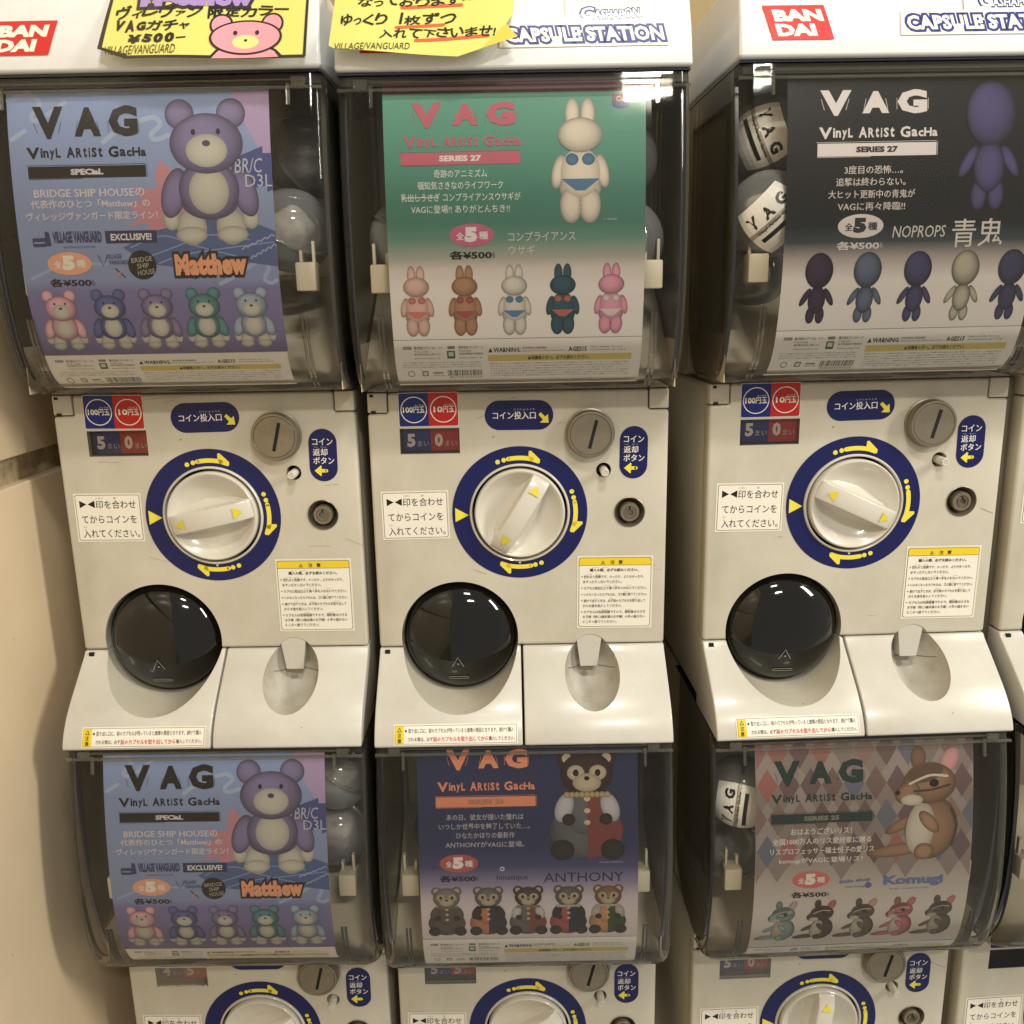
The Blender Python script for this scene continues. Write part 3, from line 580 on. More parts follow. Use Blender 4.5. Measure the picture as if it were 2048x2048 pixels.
def gasha(A, x0, x1, zc=385):
    A.rect(x0 - 12, x1 + 3, zc - 6, zc + 14, '#E4E0D6', 1)
    for off, col, L in ((.12, '#1E2B6E', 3), (.03, '#D6DAE6', 4)):
        A.text('G', x0, x0 + 9, zc - 3.5, zc + 4.4, col, L, off, ref=0); A.text('ASHAP', x0 + 9.4, x0 + 31, zc - 3.5, zc + 2.4, col, L, off, ref=0); A.text('ON', x0 + 31.5, x0 + 42, zc - 3, zc + 3.4, col, L, off, ref=0); 
    A.text('®', x0 + 43, x0 + 45.5, zc - 3.5, zc - 1.2, '#1E2B6E', 3)
for c, x0, x1, gx in ((1, -7, 111, 50), (2, -10, 110, 46), (0, -10, 110, 46)):
    lid = [o for o in machines[c, 0].children if o.name.startswith('lid')][0]
    cap_print('station_sticker', lid, lambda A: station(A, x0, x1)); cap_print('logo_sticker', lid, lambda A: gasha(A, gx, gx + 45))

# ------------------------------------------------------------------ posters
def gradient(P, x0, x1, zs, nx=1):                         # printed background: (z, colour) from the top down
    for (za, ca), (zb, cb) in zip(zs, zs[1:]): P.add([(x0, zb), (x1, zb), (x1, za), (x0, za)], [(0, 1, 2, 3)], 0, [lin(cb), lin(cb), lin(ca), lin(ca)])
def doodle_vag(A, x0, x1, z0, z1, col):
    q = (x1 - x0) / 79; 
    A.text('V', x0, x0 + 23 * q, z0, z1, col, 2, .05); A.text('A', x0 + 31 * q, x0 + 51 * q, z0 + 1.5, z1 - 1, col, 2, .06); A.text('G', x0 + 57 * q, x1, z0 + 1, z1, col, 2, .06)
    rnd = random.Random(3)
    for cx, a2 in ((2, -4), (20, 4), (33, 3), (49, -3), (56.5, 0), (80, 0)):       # short sketchy ink marks by the letters
        a = rnd.uniform(-.3, .3); A.stroke([(x0 + cx * q + a - a2 * .3, z0 + 4), (x0 + cx * q + a + a2 * .3, z0 + 12)], .35, col, 2, False)
def head(A, x0, x1, z0, z1, sx0, sx1, sz0, sz1, col):
    doodle_vag(A, x0, x1, z0, z1, col)
    a, b = sx0, sx1; q = b - a; h = sz1 - sz0
    for s_, u0, u1, lo, hi in (('V', 0, .11, -.08, 1), ('in', .118, .185, .04, .92), ('y', .195, .235, -.16, .72), ('L', .245, .285, .04, .9), ('A', .335, .405, 0, 1), ('R', .415, .465, .02, .9), ('t', .475, .505, .02, .96), ('i', .52, .532, .02, .9), ('S', .545, .588, .02, .9), ('t', .6, .635, .02, .96), ('G', .685, .77, -.02, 1), ('a', .78, .83, .04, .72), ('cHa', .838, 1., .04, .86)):
        A.text(s_, a + q * u0, a + q * u1, sz0 + lo * h, sz0 + hi * h, col, 2, .032)
def bar(A, x0, x1, z0, z1, col, tcol, s_):
    A.rect(x0, x1, z0, z1, col, 1); A.stroke([(x0 - 1, z1 + .8), (x1, z1 + 1)], .3, col, 1, False); A.stroke([(x1 + .8, z0), (x1 + .8, z1 + .6)], .3, col, 1, False); A.stroke([(x0, z0 - .6), (x0 + 40, z0 - .4)], .3, col, 1, False)
    c = (x0 + x1) / 2; n = len(s_) * 1.75; A.text(s_, c - n, c + n, (z0 + z1) / 2 - 2.1, (z0 + z1) / 2 + 2.2, tcol, 3, .05)
def lines(A, L, cx, col, off=.012, h=5.4, wd=None):
    for s_, x0, x1, z in L: A.text(s_, x0, x1, z - h / 2, z + h / 2, col, 2, off)
def badge(A, cx, cz, rx, col, tcol, price, pz, edge=None):
    A.ell(cx, cz, rx, rx * .5, col, 1)
    A.text('全', cx - .68 * rx, cx - .36 * rx, cz - 3.2, cz + 2.2, tcol, 3, .03); A.text('5', cx - .32 * rx, cx + .25 * rx, cz - 5, cz + 6, tcol, 3, .08); A.text('種', cx + .32 * rx, cx + .72 * rx, cz - 3.0, cz + 2.6, tcol, 3, .03)
    A.text('各¥500', cx - rx, cx + rx * .86, pz - 3, pz + 3, price, 2, .055); A.text('(税込)', cx + rx * .90, cx + rx * 1.02, pz - 3, pz + 2, price, 2, 0, 1)
def footer(A, x0, x1, zl, q=1., k2='#2B2723'):             # warning panel printed along the foot
    K = k2; D = '#4B4640'; f = lambda z: zl + (z - 152.9) * q
    A.rect(x0, x1, 112.6, zl, '#FFFAF4', .5); A.rect(x0, x1, zl - .35, zl, '#6E675F', 1)
    sx = lambda x: x0 + (x + 102) * (x1 - x0) / 200
    A.rr(sx(-95), sx(-88), f(145), f(147.4), .3, '#8A847C', 2); A.text('発売元', sx(-94.6), sx(-88.4), f(145.3), f(147.1), '#E8DFD6', 3, 0, 1); A.text('株式会社メディコム・トイ', sx(-86), sx(-63), f(145), f(147.4), K, 2, .01, 1)
    A.text('〒151-0064', sx(-86), sx(-75), f(142.4), f(144), D, 2, 0, 1); A.text('東京都渋谷区上原3-32-3', sx(-86), sx(-65), f(140), f(141.8), D, 2, 0, 1); A.text('www.medicomtoy.co.jp', sx(-86), sx(-65), f(136.6), f(138.2), D, 2, 0, 1)
    A.rr(sx(-59), sx(-53), f(145), f(147.4), .3, '#8A847C', 2); A.text('株式会社プレステージ', sx(-50), sx(-30), f(145), f(147.4), K, 2, .01, 1); A.text('〒343-0023', sx(-50), sx(-40), f(142.4), f(144), D, 2, 0, 1); A.text('埼玉県越谷市東越谷', sx(-50), sx(-30), f(140), f(141.8), D, 2, 0, 1); A.text('www.prestage.co.jp', sx(-50), sx(-31), f(136.6), f(138.2), D, 2, 0, 1)
    A.rr(sx(-59.5), sx(-53), f(137), f(143.6), .6, '#3C6B3E', 2); A.rr(sx(-58.3), sx(-54.2), f(139), f(142.6), .4, '#DDE0CF', 3)
    A.poly([(sx(-26), f(141.6)), (sx(-22.4), f(141.6)), (sx(-24.2), f(145.4))], K, 2); A.text('WARNING:', sx(-21.8), sx(0.4), f(141.5), f(145.5), K, 2, .03, 1)
    A.text('CHOKING HAZARD-', sx(1.4), sx(22), f(144), f(145.8), K, 2, .015, 1); A.text('Small parts. Not for children under 3 years', sx(1.4), sx(36), f(141.6), f(143.2), D, 2, 0, 1)
    A.text('AGES15', sx(39), sx(54), f(141.4), f(145.4), K, 2, .03, 1); A.text('Adult collectible. Not a toy.', sx(57), sx(83), f(144), f(145.6), D, 2, 0, 1); A.text('Recommended for ages 15 & up.', sx(57), sx(86), f(141.6), f(143.2), D, 2, 0, 1)
    A.rect(sx(-26.4), sx(90.5), f(134), f(139.4), '#E2CB4A', 1.5); A.text('▲保護者の方へ。必ずお読みください。', sx(6), sx(56), f(135), f(138.4), K, 3, .02, 1)
    rnd = random.Random(5)
    S_ = 'この商品は対象年齢十五才以上です小さな部品がありますので誤飲や窒息などの危険がありますお子様の手の届かない所に保管してください'
    z = 132
    while f(z) > 119.5:
        s0 = rnd.randrange(20); A.text((S_[s0:] + S_)[:52], sx(-25), sx(89), f(z) - .55 * q, f(z) + .55 * q, '#6A645C', 2, 0, 1); z -= 2.2
    for z in (133.8, 131.8, 129.8): s0 = rnd.randrange(30); A.text((S_[s0:] + S_)[:34], sx(-96), sx(-32), f(z) - .5 * q, f(z) + .5 * q, '#6A645C', 2, 0, 1)
    x = -60.
    while x < -31: wd = rnd.choice((.35, .6, .9)); A.rect(sx(x), sx(x + wd), f(121.6), f(127), K, 2); x += wd + rnd.choice((.4, .6, .9))
    A.text('4530956596624', sx(-59), sx(-32), f(119.4), f(121), D, 2, 0, 1)
    A.ring(sx(-90), f(124), 2.2, 2.7, D, 2, 20); A.rr(sx(-81), sx(-76), f(121.8), f(126.4), .8, D, 2); A.rr(sx(-80.3), sx(-76.7), f(122.5), f(125.7), .5, '#E8DFD6', 3); A.rect(sx(-72), sx(-64), f(124), f(125), D, 2); A.text('MADE IN CHINA', sx(-72), sx(-62.5), f(121.8), f(122.9), D, 2, 0, 1)

def shade(h, f):
    v = [int(h[i:i + 2], 16) for i in (1, 3, 5)]; return '#%02X%02X%02X' % tuple(max(0, min(255, int(a * f))) for a in v)
def toy_bear(A, cx, z0, h, col, pale='#CFCCC2', face=True):   # plain round-eared vinyl bear, standing
    k = h / 100.; e = shade(col, .66); hi = shade(col, 1.15); pe = shade(pale, .74)
    for s in (-1, 1):
        A.ell(cx + s * 14.5 * k, z0 + 11 * k, 11 * k, 13 * k, pale, 1, edge=pe); A.ell(cx + s * 15 * k, z0 + 5.5 * k, 11.5 * k, 6 * k, pale, 1.1, edge=pe)
        A.ell(cx + s * 29 * k, z0 + 17 * k, 6 * k, 8 * k, pale, 1.1, edge=pe); A.ell(cx + s * 25.5 * k, z0 + 35 * k, 9 * k, 18 * k, hi, 1.3, edge=e, rot=s * .30)
        A.ell(cx + s * 18.5 * k, z0 + 89.5 * k, 10.5 * k, 10.5 * k, hi, 1.4, edge=e, hx=-.2, hz=.3)
    A.ell(cx, z0 + 29 * k, 21 * k, 13 * k, hi, 1.6, edge=e, hz=.3); A.ell(cx, z0 + 37 * k, 22 * k, 21 * k, hi, 2.2, edge=e, hz=.3); A.ell(cx, z0 + 36 * k, 14.5 * k, 16 * k, pale, 3, edge=shade(pale, .82), hz=.2)
    A.ell(cx, z0 + 69 * k, 26.5 * k, 21 * k, hi, 4, edge=e, hx=-.2, hz=.4)
    A.ell(cx, z0 + 64 * k, 15 * k, 11.5 * k, pale, 5, edge=shade(pale, .84)); A.ell(cx, z0 + 69 * k, 3 * k, 2.2 * k, '#4A4270', 6, 12)
    for s in (-1, 1): A.ell(cx + s * 9 * k, z0 + 77 * k, 1.7 * k, 2.2 * k, '#2A2636', 6, 10)
def toy_doll(A, cx, z0, h, col, cloth):                     # plain long-eared vinyl doll in a two-piece swimsuit
    k = h / 100.; e = shade(col, .66); hi = shade(col, 1.06)
    for s in (-1, 1):
        A.ell(cx + s * 6.4 * k, z0 + 86 * k, 6 * k, 13 * k, hi, 1, edge=e); A.ell(cx + s * 18 * k, z0 + 40 * k, 5.6 * k, 14 * k, hi, 1, edge=e, rot=s * .22); A.ell(cx + s * 7.8 * k, z0 + 13 * k, 9.4 * k, 15 * k, hi, 1.5, edge=e)
    A.ell(cx, z0 + 27 * k, 17.5 * k, 14 * k, hi, 1.3, edge=e); A.ell(cx, z0 + 39 * k, 16.5 * k, 20 * k, hi, 2.2, edge=shade(col, .85)); A.ell(cx, z0 + 69 * k, 18.5 * k, 14 * k, hi, 4, edge=e, hx=-.2, hz=.4)
    for s in (-1, 1): A.ell(cx + s * 6.8 * k, z0 + 49.5 * k, 5.4 * k, 4.8 * k, cloth, 3.2, 18, edge=shade(cloth, .75))
    A.poly([(cx - 16.3 * k, z0 + 34 * k), (cx + 16.3 * k, z0 + 34 * k), (cx + 4 * k, z0 + 24.5 * k), (cx - 4 * k, z0 + 24.5 * k)], cloth, 3.2)
def toy_peg(A, cx, z0, h, col):                             # plain big-headed humanoid vinyl figure
    k = h / 100.; e = shade(col, .5); hi = shade(col, 1.25)
    for s in (-1, 1): A.ell(cx + s * 17 * k, z0 + 37 * k, 4.5 * k, 14 * k, hi, 1, edge=e, rot=s * .5); A.ell(cx + s * 7 * k, z0 + 11 * k, 6.5 * k, 12 * k, hi, 1.2, edge=e)
    A.ell(cx, z0 + 33 * k, 12.5 * k, 20 * k, hi, 2, edge=e); A.ell(cx, z0 + 74 * k, 20 * k, 25 * k, hi, 3, edge=e, hx=-.3, hz=.4)
def toy_sitting(A, cx, z0, h, fur, ca, cb, ruff, arm, face='#B9A78C'):  # plain sitting bear in a two-colour jacket
    k = h / 100.; f2 = shade(fur, .7)
    for s in (-1, 1): A.ell(cx + s * 18 * k, z0 + 92 * k, 9 * k, 9 * k, fur, 1, edge=f2)
    A.ell(cx - 1 * k, z0 + 26 * k, 33 * k, 27 * k, ca, 1.2, edge=shade(ca, .7)); A.ell(cx - 1 * k, z0 + 44 * k, 20 * k, 22 * k, ca, 1.4, edge=shade(ca, .8))
    pts = [(cx, z0 + 63 * k)] + [(cx + (20 * math.sin(a)) * k, z0 + (44 + 20 * math.cos(a)) * k) for a in (.5, 1.0, 1.5)] + [(cx + 33 * math.cos(a) * k, z0 + (26 + 26 * math.sin(a)) * k) for a in (.4, .0, -.4, -.8, -1.2)] + [(cx, z0)]
    A.poly(pts, cb, 2.2)
    for s in (-1, 1): A.ell(cx + s * 21 * k, z0 + 48 * k, 8 * k, 14 * k, arm, 3, edge=shade(arm, .75), rot=s * .35); A.ell(cx + s * 17 * k, z0 + 37 * k, 6 * k, 5.5 * k, '#3B2620', 3.6, edge='#221512'); A.ell(cx + s * 23 * k, z0 + 8 * k, 11 * k, 10 * k, '#33302A', 3.4, edge='#1B1916')
    for i in range(3): A.ell(cx, z0 + (56 - 11 * i) * k, 3 * k, 2.4 * k, '#C9B98E', 4, 12)
    A.ell(cx, z0 + 79 * k, 24 * k, 20 * k, fur, 4.2, edge=f2, hz=.3); A.ell(cx, z0 + 71 * k, 13 * k, 8.5 * k, face, 5, edge=shade(face, .8)); A.ell(cx, z0 + 75 * k, 2.6 * k, 2 * k, '#1D1512', 6, 10)
    for s in (-1, 1): A.ell(cx + s * 10 * k, z0 + 80 * k, 8 * k, 7 * k, face, 4.8, 16, edge=shade(face, .85)); A.ell(cx + s * 10 * k, z0 + 80 * k, 2.8 * k, 3.2 * k, '#241812', 6, 10); A.ell(cx + s * 18 * k, z0 + 93 * k, 4.5 * k, 4.5 * k, face, 1.5, 12)
    for i in range(9): A.ell(cx + (i - 4) * 4.6 * k, z0 + 60 * k, 3 * k, 3 * k, ruff, 5.4, 10, edge=shade(ruff, .6))
def toy_mouse(A, cx, z0, h, back, belly, ear):              # plain reclining long-snouted rodent
    k = h / 100.; e = shade(back, .6)
    A.ell(cx - 22 * k, z0 + 8 * k, 28 * k, 6 * k, shade(back, 1.0), 1, edge=e, rot=.12); A.ell(cx - 18 * k, z0 + 33 * k, 18 * k, 5 * k, back, 1, edge=e, rot=.5)
    A.ell(cx + 8 * k, z0 + 28 * k, 24 * k, 30 * k, back, 1.5, edge=e, rot=-.15); A.ell(cx - 2 * k, z0 + 28 * k, 13 * k, 25 * k, belly, 2.5, edge=shade(belly, .8), rot=-.1)
    A.ell(cx - 4 * k, z0 + 93 * k, 7 * k, 11 * k, shade(back, .8), 1, edge=e); A.ell(cx + 24 * k, z0 + 90 * k, 7.5 * k, 13 * k, ear, 3, edge=shade(ear, .8), rot=-.5)
    A.ell(cx + 6 * k, z0 + 70 * k, 24 * k, 19 * k, back, 3.4, edge=e, hz=.3); A.ell(cx - 14 * k, z0 + 62 * k, 12 * k, 9 * k, back, 3.6, edge=e, rot=.6); A.ell(cx - 10 * k, z0 + 55 * k, 10 * k, 5 * k, belly, 4, edge=shade(belly, .85)); A.ell(cx + 2 * k, z0 + 79 * k, 17 * k, 8 * k, shade(back, .62), 3.5, 18, rot=.25); A.curve([(cx - 12 * k, z0 + 70 * k), (cx + 6 * k, z0 + 77 * k), (cx + 22 * k, z0 + 76 * k)], 2.2 * k, belly, 4.2); A.curve([(cx - 8 * k, z0 + 63 * k), (cx + 8 * k, z0 + 64 * k), (cx + 24 * k, z0 + 68 * k)], 2.2 * k, shade(back, .5), 4.2); A.curve([(cx + 26 * k, z0 + 46 * k), (cx + 31 * k, z0 + 30 * k), (cx + 27 * k, z0 + 12 * k)], 2.6 * k, shade(back, .5), 4.2); A.ell(cx + 10 * k, z0 + 70 * k, 4.4 * k, 3.8 * k, '#1D1512', 5, 12); A.ell(cx - 23 * k, z0 + 62 * k, 2.2 * k, 2.2 * k, '#1D1512', 5, 10)
    A.ell(cx + 6 * k, z0 + 34 * k, 6 * k, 13 * k, shade(back, 1.1), 4, edge=e, rot=.7); A.ell(cx + 2 * k, z0 + 6 * k, 9 * k, 8 * k, shade(back, 1.1), 4, edge=e)

def poster(col, lo, label, paper, parts, x0, x1, zt, dx=0., dz=0., tilt=None):
    mt = machines[col, lo]; P = Art(); paper(P)
    o = P.build('poster', None, poster_surf, 'poster', CUTS); md = None
    tag(o, label, 'poster', 'printed posters behind the clear covers')
    ti = math.radians(DOORTILT.get((col, lo), 0)); o.matrix_world = MX[col, lo] @ Matrix.Translation((dx, 0, .345 + dz)) @ Matrix.Rotation(-ti, 4, 'X') @ Matrix.Translation((0, 0, -.345))
    for name, fn in parts:
        A = Art(0 if name == 'background_art' else 2.2); fn(A); A.build(name, o, poster_surf, 'poster', CUTS)
    return o
# --- blue poster (left column, both tiers)
def bp_paper(P):
    gradient(P, -104.4, 90.1, [(335.6, '#7C9FE0'), (300, '#7B97D2'), (260, '#7C95CC'), (200, '#7A8CC4'), (192, '#716CAE'), (142.8, '#6A5FA0')])
def bp_art(A):
    A.poly([(62, 335.3)] + [(62 + 28 * (1 - math.cos(a)) * .5 + 8 * math.sin(a), 335 - 48 * a / 1.57) for a in (0.2, .5, .8, 1.1, 1.4)] + [(90, 285), (90, 335.3)], '#B295CF', 1)
    S_ = '#9DB4E0'
    A.curve([(-103, 331), (-92, 334), (-83, 333), (-80, 327), (-86, 320), (-84, 316), (-75, 320), (-61, 329)], 3.6, S_, 1)
    A.curve([(-102, 303), (-97, 306), (-92, 309)], 3.4, S_, 1); A.curve([(-34, 300), (-24, 307), (-8, 314), (4, 317), (9, 312), (2, 305), (5, 301), (15, 304)], 3.6, S_, 1)
    A.curve([(-99, 202), (-85, 208), (-70, 213), (-40, 212)], 2.2, '#8FA2D8', 1); A.curve([(45, 196), (60, 203), (75, 212), (83, 208), (79, 199), (84, 196), (88, 198)], 3, '#94A6DA', 1)
    pk = '#C87B96'; A.poly([(8, 287), (3, 277), (4, 266), (-8, 266), (-15, 270), (-8, 258), (-22, 255), (-10, 248), (-20, 238), (-6, 242), (-4, 230), (8, 235), (20, 226), (32, 240), (36, 262), (20, 275)], pk, 1)
    A.poly([(-26, 224), (0, 236), (40, 244), (75, 240), (90, 234), (90, 208), (50, 214), (20, 208), (-10, 212)], '#35589C', 1.4)
    for pts in ([(-20, 224), (5, 232), (30, 224), (60, 216)], [(-10, 216), (14, 224), (40, 232), (70, 228)], [(0, 212), (20, 218), (50, 222), (88, 226)]): A.curve(pts, 1.0, '#6E8FCB', 1.8)
    for i in range(5): A.stroke([(64 + 5 * i, 221 + 2 * i), (67 + 5 * i, 223.5 + 2 * i), (69 + 5 * i, 222.2 + 2 * i)], .9, '#9FB2DC', 1.9, False); A.stroke([(70 + 4 * i, 214 + 2 * i), (72 + 4 * i, 216.5 + 2 * i), (74 + 4 * i, 215.2 + 2 * i)], .9, '#9FB2DC', 1.9, False)
    A.poly([(60, 286), (84, 295), (84, 290), (90, 290), (90, 264), (86, 262), (86, 267), (60, 262)], '#2B3E94', 1.4)
def bp_letters(A):
    head(A, -85.5, -7.5, 302.8, 326, -91.7, -2.6, 289.3, 297, '#17151C'); A.text('BR/C', 63, 83, 276, 286.5, '#B9BEDC', 2, 0, shear=.1); A.text('D3L', 70, 90, 266, 275, '#B9BEDC', 2, 0)
    lines(A, [('BRIDGE SHIP HOUSEの', -88.7, -6, 264.0), ('代表作のひとつ「Matthew」の', -92, -2.6, 256.2), ('ヴィレッジヴァンガード限定ライン！', -96.4, 2.5, 247.4)], 0, '#DAD3E2', .03, 6)
    A.text('VILLAGE VANGUARD', -78.5, -41.4, 228, 236.6, '#28306E', 2, .05); A.text('EXCITING BOOK STORE', -71, -47, 224.2, 225.6, '#28306E', 2, 0, 1)
    A.rr(-94, -84, 225.5, 232, 1, '#28306E', 1.5); A.rect(-93, -85, 228, 229, '#8CA0D0', 2.5); A.poly([(-85, 226), (-80, 226), (-81, 236), (-84, 237)], '#28306E', 1.5)
    A.rect(-38.6, .3, 227.2, 236.3, '#252060', 1.6); A.text('EXCLUSIVE!', -34.5, -3.6, 229.2, 234.2, '#E8E4EC', 3, .03)
    A.text('VILLAGE', -40, -28, 216, 219.4, '#3A4078', 2, .02); A.text('VANGUARD', -38, -23.5, 211.6, 215, '#3A4078', 2, .02); A.stroke([(-46, 219), (-42.5, 210.5), (-39.5, 217)], .7, '#3A4078', 2, False); A.stroke([(-34, 209), (-27, 202)], .9, '#3A3440', 2, False); A.stroke([(-27, 209), (-34, 202)], .9, '#D68A55', 2, False)
def bp_badge(A): badge(A, -68.2, 212.9, 16.9, '#EE9A70', '#F4E9E4', '#1D1B26', 198.8)
def bp_badge2(A): A.ell(-13, 211, 10.8, 10.8, '#1B1A1E', 1, 36); A.text('BRIDGE', -21, -5, 213.2, 216.8, '#B9B4A6', 2, 0, rot=.1); A.text('SHIP', -17, -8, 208.6, 212.2, '#B9B4A6', 2, 0, rot=.1); A.text('HOUSE', -17, -4, 203.8, 207.6, '#B9B4A6', 2, 0, rot=.1)
def bp_logo(A): A.text('Matthew', 13, 65, 204, 217, '#241C28', 2, .19, 3, ref=0, sp=1.12); A.text('Matthew', 13, 65, 204, 217, '#F0925A', 4, .075, ref=0, sp=1.12)
bears = [(-81.7, '#CF93A8'), (-43.8, '#424E93'), (-7.3, '#73679A'), (29.2, '#417F8B'), (65.6, '#8B9FBA')]
BP = [('background_art', bp_art), ('lettering', bp_letters), ('series_bar', lambda A: bar(A, -91.7, -3.6, 274.8, 283.2, '#17151C', '#DAD3E2', 'SPECiaL')), ('count_badge', bp_badge), ('maker_badge', bp_badge2), ('name_logo', bp_logo),
      ('figurine_picture', lambda A: toy_bear(A, 42.5, 226.5, 103, '#70669C')), ('warning_panel', lambda A: footer(A, -103, 89, 142.8, .78))]
BP += [('figurine_picture', (lambda x, c_: lambda A: toy_bear(A, x + 1, 147.5, 46, c_))(x, c_)) for x, c_ in bears]
b1 = poster(0, 0, 'large blue poster with a big purple bear toy, in the left upper cover', bp_paper, BP, 0, 0, 0)
b2 = copy_tree(b1); ti = math.radians(DOORTILT[0, 1])
b2.matrix_world = MX[0, 1] @ Matrix.Translation((.0062, 0, .345 + .0032)) @ Matrix.Rotation(-ti, 4, 'X') @ Matrix.Translation((0, 0, -.345))
tag(b2, 'smaller looking blue poster with a purple bear toy, in the left lower cover', 'poster', 'printed posters behind the clear covers')
# --- green poster (middle, upper)
def gp_paper(P): gradient(P, -97.5, 97.5, [(340.5, '#5E2B4A'), (333.2, '#6B3450'), (333.0, '#4FA58E'), (290, '#3F9580'), (262, '#32806D'), (240, '#37806F'), (228, '#5C9585'), (214, '#B5B3A6'), (206, '#E2D6D0'), (190, '#F6EEEA'), (152.9, '#FBF4F0')])
def gp_let(A):
    head(A, -76.4, .5, 308.8, 326.8, -83, 4.6, 295.2, 303, '#C4365C')
    lines(A, [('奇跡のアニミズム', -60.8, -21, 275.9), ('頓知気さきなのライフワーク', -73.1, -9.3, 267.5), ('乳出しうさぎ コンプライアンスウサギが', -85.9, 3.7, 259.0), ('VAGに登場!! ありがとんちき!!', -78.7, -4.6, 250.4)], 0, '#DDE6DC', .006, 6)
    A.rect(-85.5, -58, 258.7, 259.3, '#DDE6DC', 3); A.text('コンプライアンス', -6.1, 44.8, 226.3, 233.2, '#DCD9D0', 2, .004); A.text('ウサギ', -6, 14.1, 216.5, 223.5, '#DCD9D0', 2, .004); A.text('© GACHA', 66, 76, 240.6, 242.2, '#DCD9D0', 2, 0, 1)
def gp_med(A): A.poly([(72.7, 330.9), (85.6, 330.9), (85.6, 326), (72.7, 326)], '#8A2233', 1); A.poly([(72.7, 326), (85.6, 326), (85, 321.8), (79, 320.4), (73, 322)], '#273B86', 1); A.text('Com', 75.5, 85, 325.6, 329.4, '#C9B23A', 2, .02)
dolls = [(-77.3, '#E0AFA0', '#D9634A'), (-40.2, '#B47C50', '#B03238'), (-2.1, '#DDD5C8', '#2F7FB5'), (35.1, '#1F5568', '#C2513F'), (72.3, '#E68BAE', '#E8D9D8')]
GP = [('lettering', gp_let), ('series_bar', lambda A: bar(A, -85.2, 3.5, 282.4, 291, '#C4365C', '#EADADA', 'SERIES 27')), ('count_badge', lambda A: badge(A, -33.6, 231.2, 17, '#C8417C', '#F1E6E8', '#17171A', 216.8)), ('maker_badge', gp_med),
      ('figurine_picture', lambda A: toy_doll(A, 48.6, 240.3, 89.5, '#D9CDB9', '#2B6F9E')), ('warning_panel', lambda A: footer(A, -97.5, 97.5, 152.9, 1.))]
GP += [('figurine_picture', (lambda x, c_, d_: lambda A: toy_doll(A, x, 156.5, 53.5, c_, d_))(x, c_, d_)) for x, c_, d_ in dolls]
poster(1, 0, 'green poster with rabbit eared dolls, dark red strip along its top', gp_paper, GP, 0, 0, 0)
# --- black poster (right, upper)
def kp_paper(P): gradient(P, -93.3, 101, [(337.5, '#15131A'), (250, '#121116'), (230, '#101A22'), (218, '#39464E'), (206, '#B9A9A2'), (190, '#F2E8E2'), (151.8, '#F6EEE8')])
def kp_let(A):
    c = '#EFE3E4'; head(A, -69.1, 10.8, 308.4, 326.6, -69.9, 19, 292.6, 300.3, c)
    lines(A, [('3度目の恐怖…。', -50, -6, 269.8), ('追撃は終わらない。', -56, -3.5, 261.2), ('大ヒット更新中の青鬼が', -61.5, 4, 252.4), ('VAGに再々降臨!!', -54, -3, 243.6)], 0, '#DDD0CB', .012, 6)
    A.text('NOPROPS', -10.7, 29.3, 220.4, 229, '#E2D8D4', 2, 0, shear=.1); A.text('青鬼', 34.6, 73.6, 212.6, 233.4, '#E6DCD8', 2, .004)
pegs = [(-65.1, '#33203E'), (-27.8, '#4A5673'), (11, '#33305E'), (47.9, '#A39A84'), (84, '#2E2C55')]
KP = [('lettering', kp_let), ('series_bar', lambda A: bar(A, -70.8, 18.6, 279.6, 288.8, '#EFE3E4', '#2A2028', 'SERIES 27')), ('count_badge', lambda A: badge(A, -35.8, 229.4, 17.4, '#EADCD8', '#2A2440', '#EADCD8', 215.2)),
      ('figurine_picture', lambda A: toy_peg(A, 59, 240, 93, '#3A3168')), ('warning_panel', lambda A: footer(A, -93.3, 101, 151.8, 1.))]
KP += [('figurine_picture', (lambda x, c_: lambda A: toy_peg(A, x, 157.5, 53.5, c_))(x, c_)) for x, c_ in pegs]
poster(2, 0, 'near black poster fading to pale pink with dark big headed toys', kp_paper, KP, 0, 0, 0)
# --- navy poster (middle, lower)
def np_paper(P): gradient(P, -94, 99, [(338.8, '#1C2350'), (300, '#1F2856'), (250, '#232B5E'), (232, '#3C3D74'), (216, '#8A80A8'), (202, '#C9BAC8'), (190, '#D9CCD0'), (152.9, '#DCCFD0')])
def np_let(A):
    c = '#E0702F'; head(A, -68.5, 3, 320, 338, -76.5, 9, 302, 310, c)
    lines(A, [('あの日、彼女が描いた憧れは', -69, -1.5, 278.6), ('いつしか世界中を魅了していた…。', -76, 4, 270.2), ('ひなたかほりの最新作', -61, -9.5, 262), ('ANTHONYがVAGに登場。', -70.5, -1.0, 253.6)], 0, '#B9B4C6', .006, 5.6)
    A.text('ANTHONY', 15.5, 86, 217, 226, '#2D2340', 2, .0); A.text('hinatique', -26, 1.5, 218.5, 225, '#2D2340', 2, .0); A.ring(-21, 230.5, 1.2, 2.2, '#D9D4E0', 2, 8); A.text('KAORI HINATA', 65, 86, 234.5, 236, '#B9B4C6', 2, 0, 1)
sit = [(-71, '#857B74', '#5E5049', '#5A4A44', '#7A6A5A', '#5E5049'), (-34, '#6F6C6A', '#C4682F', '#2E2A48', '#1C1A20', '#3A2A24'), (1.5, '#553A2E', '#6A6668', '#7E2C26', '#8C7F6A', '#C9C4C0'), (37.5, '#6A5A58', '#A8323A', '#1C2440', '#C4B8AE', '#2A2430'), (72.5, '#8A5A34', '#C98838', '#2C4A2A', '#C4B8AE', '#B8B0A0')]
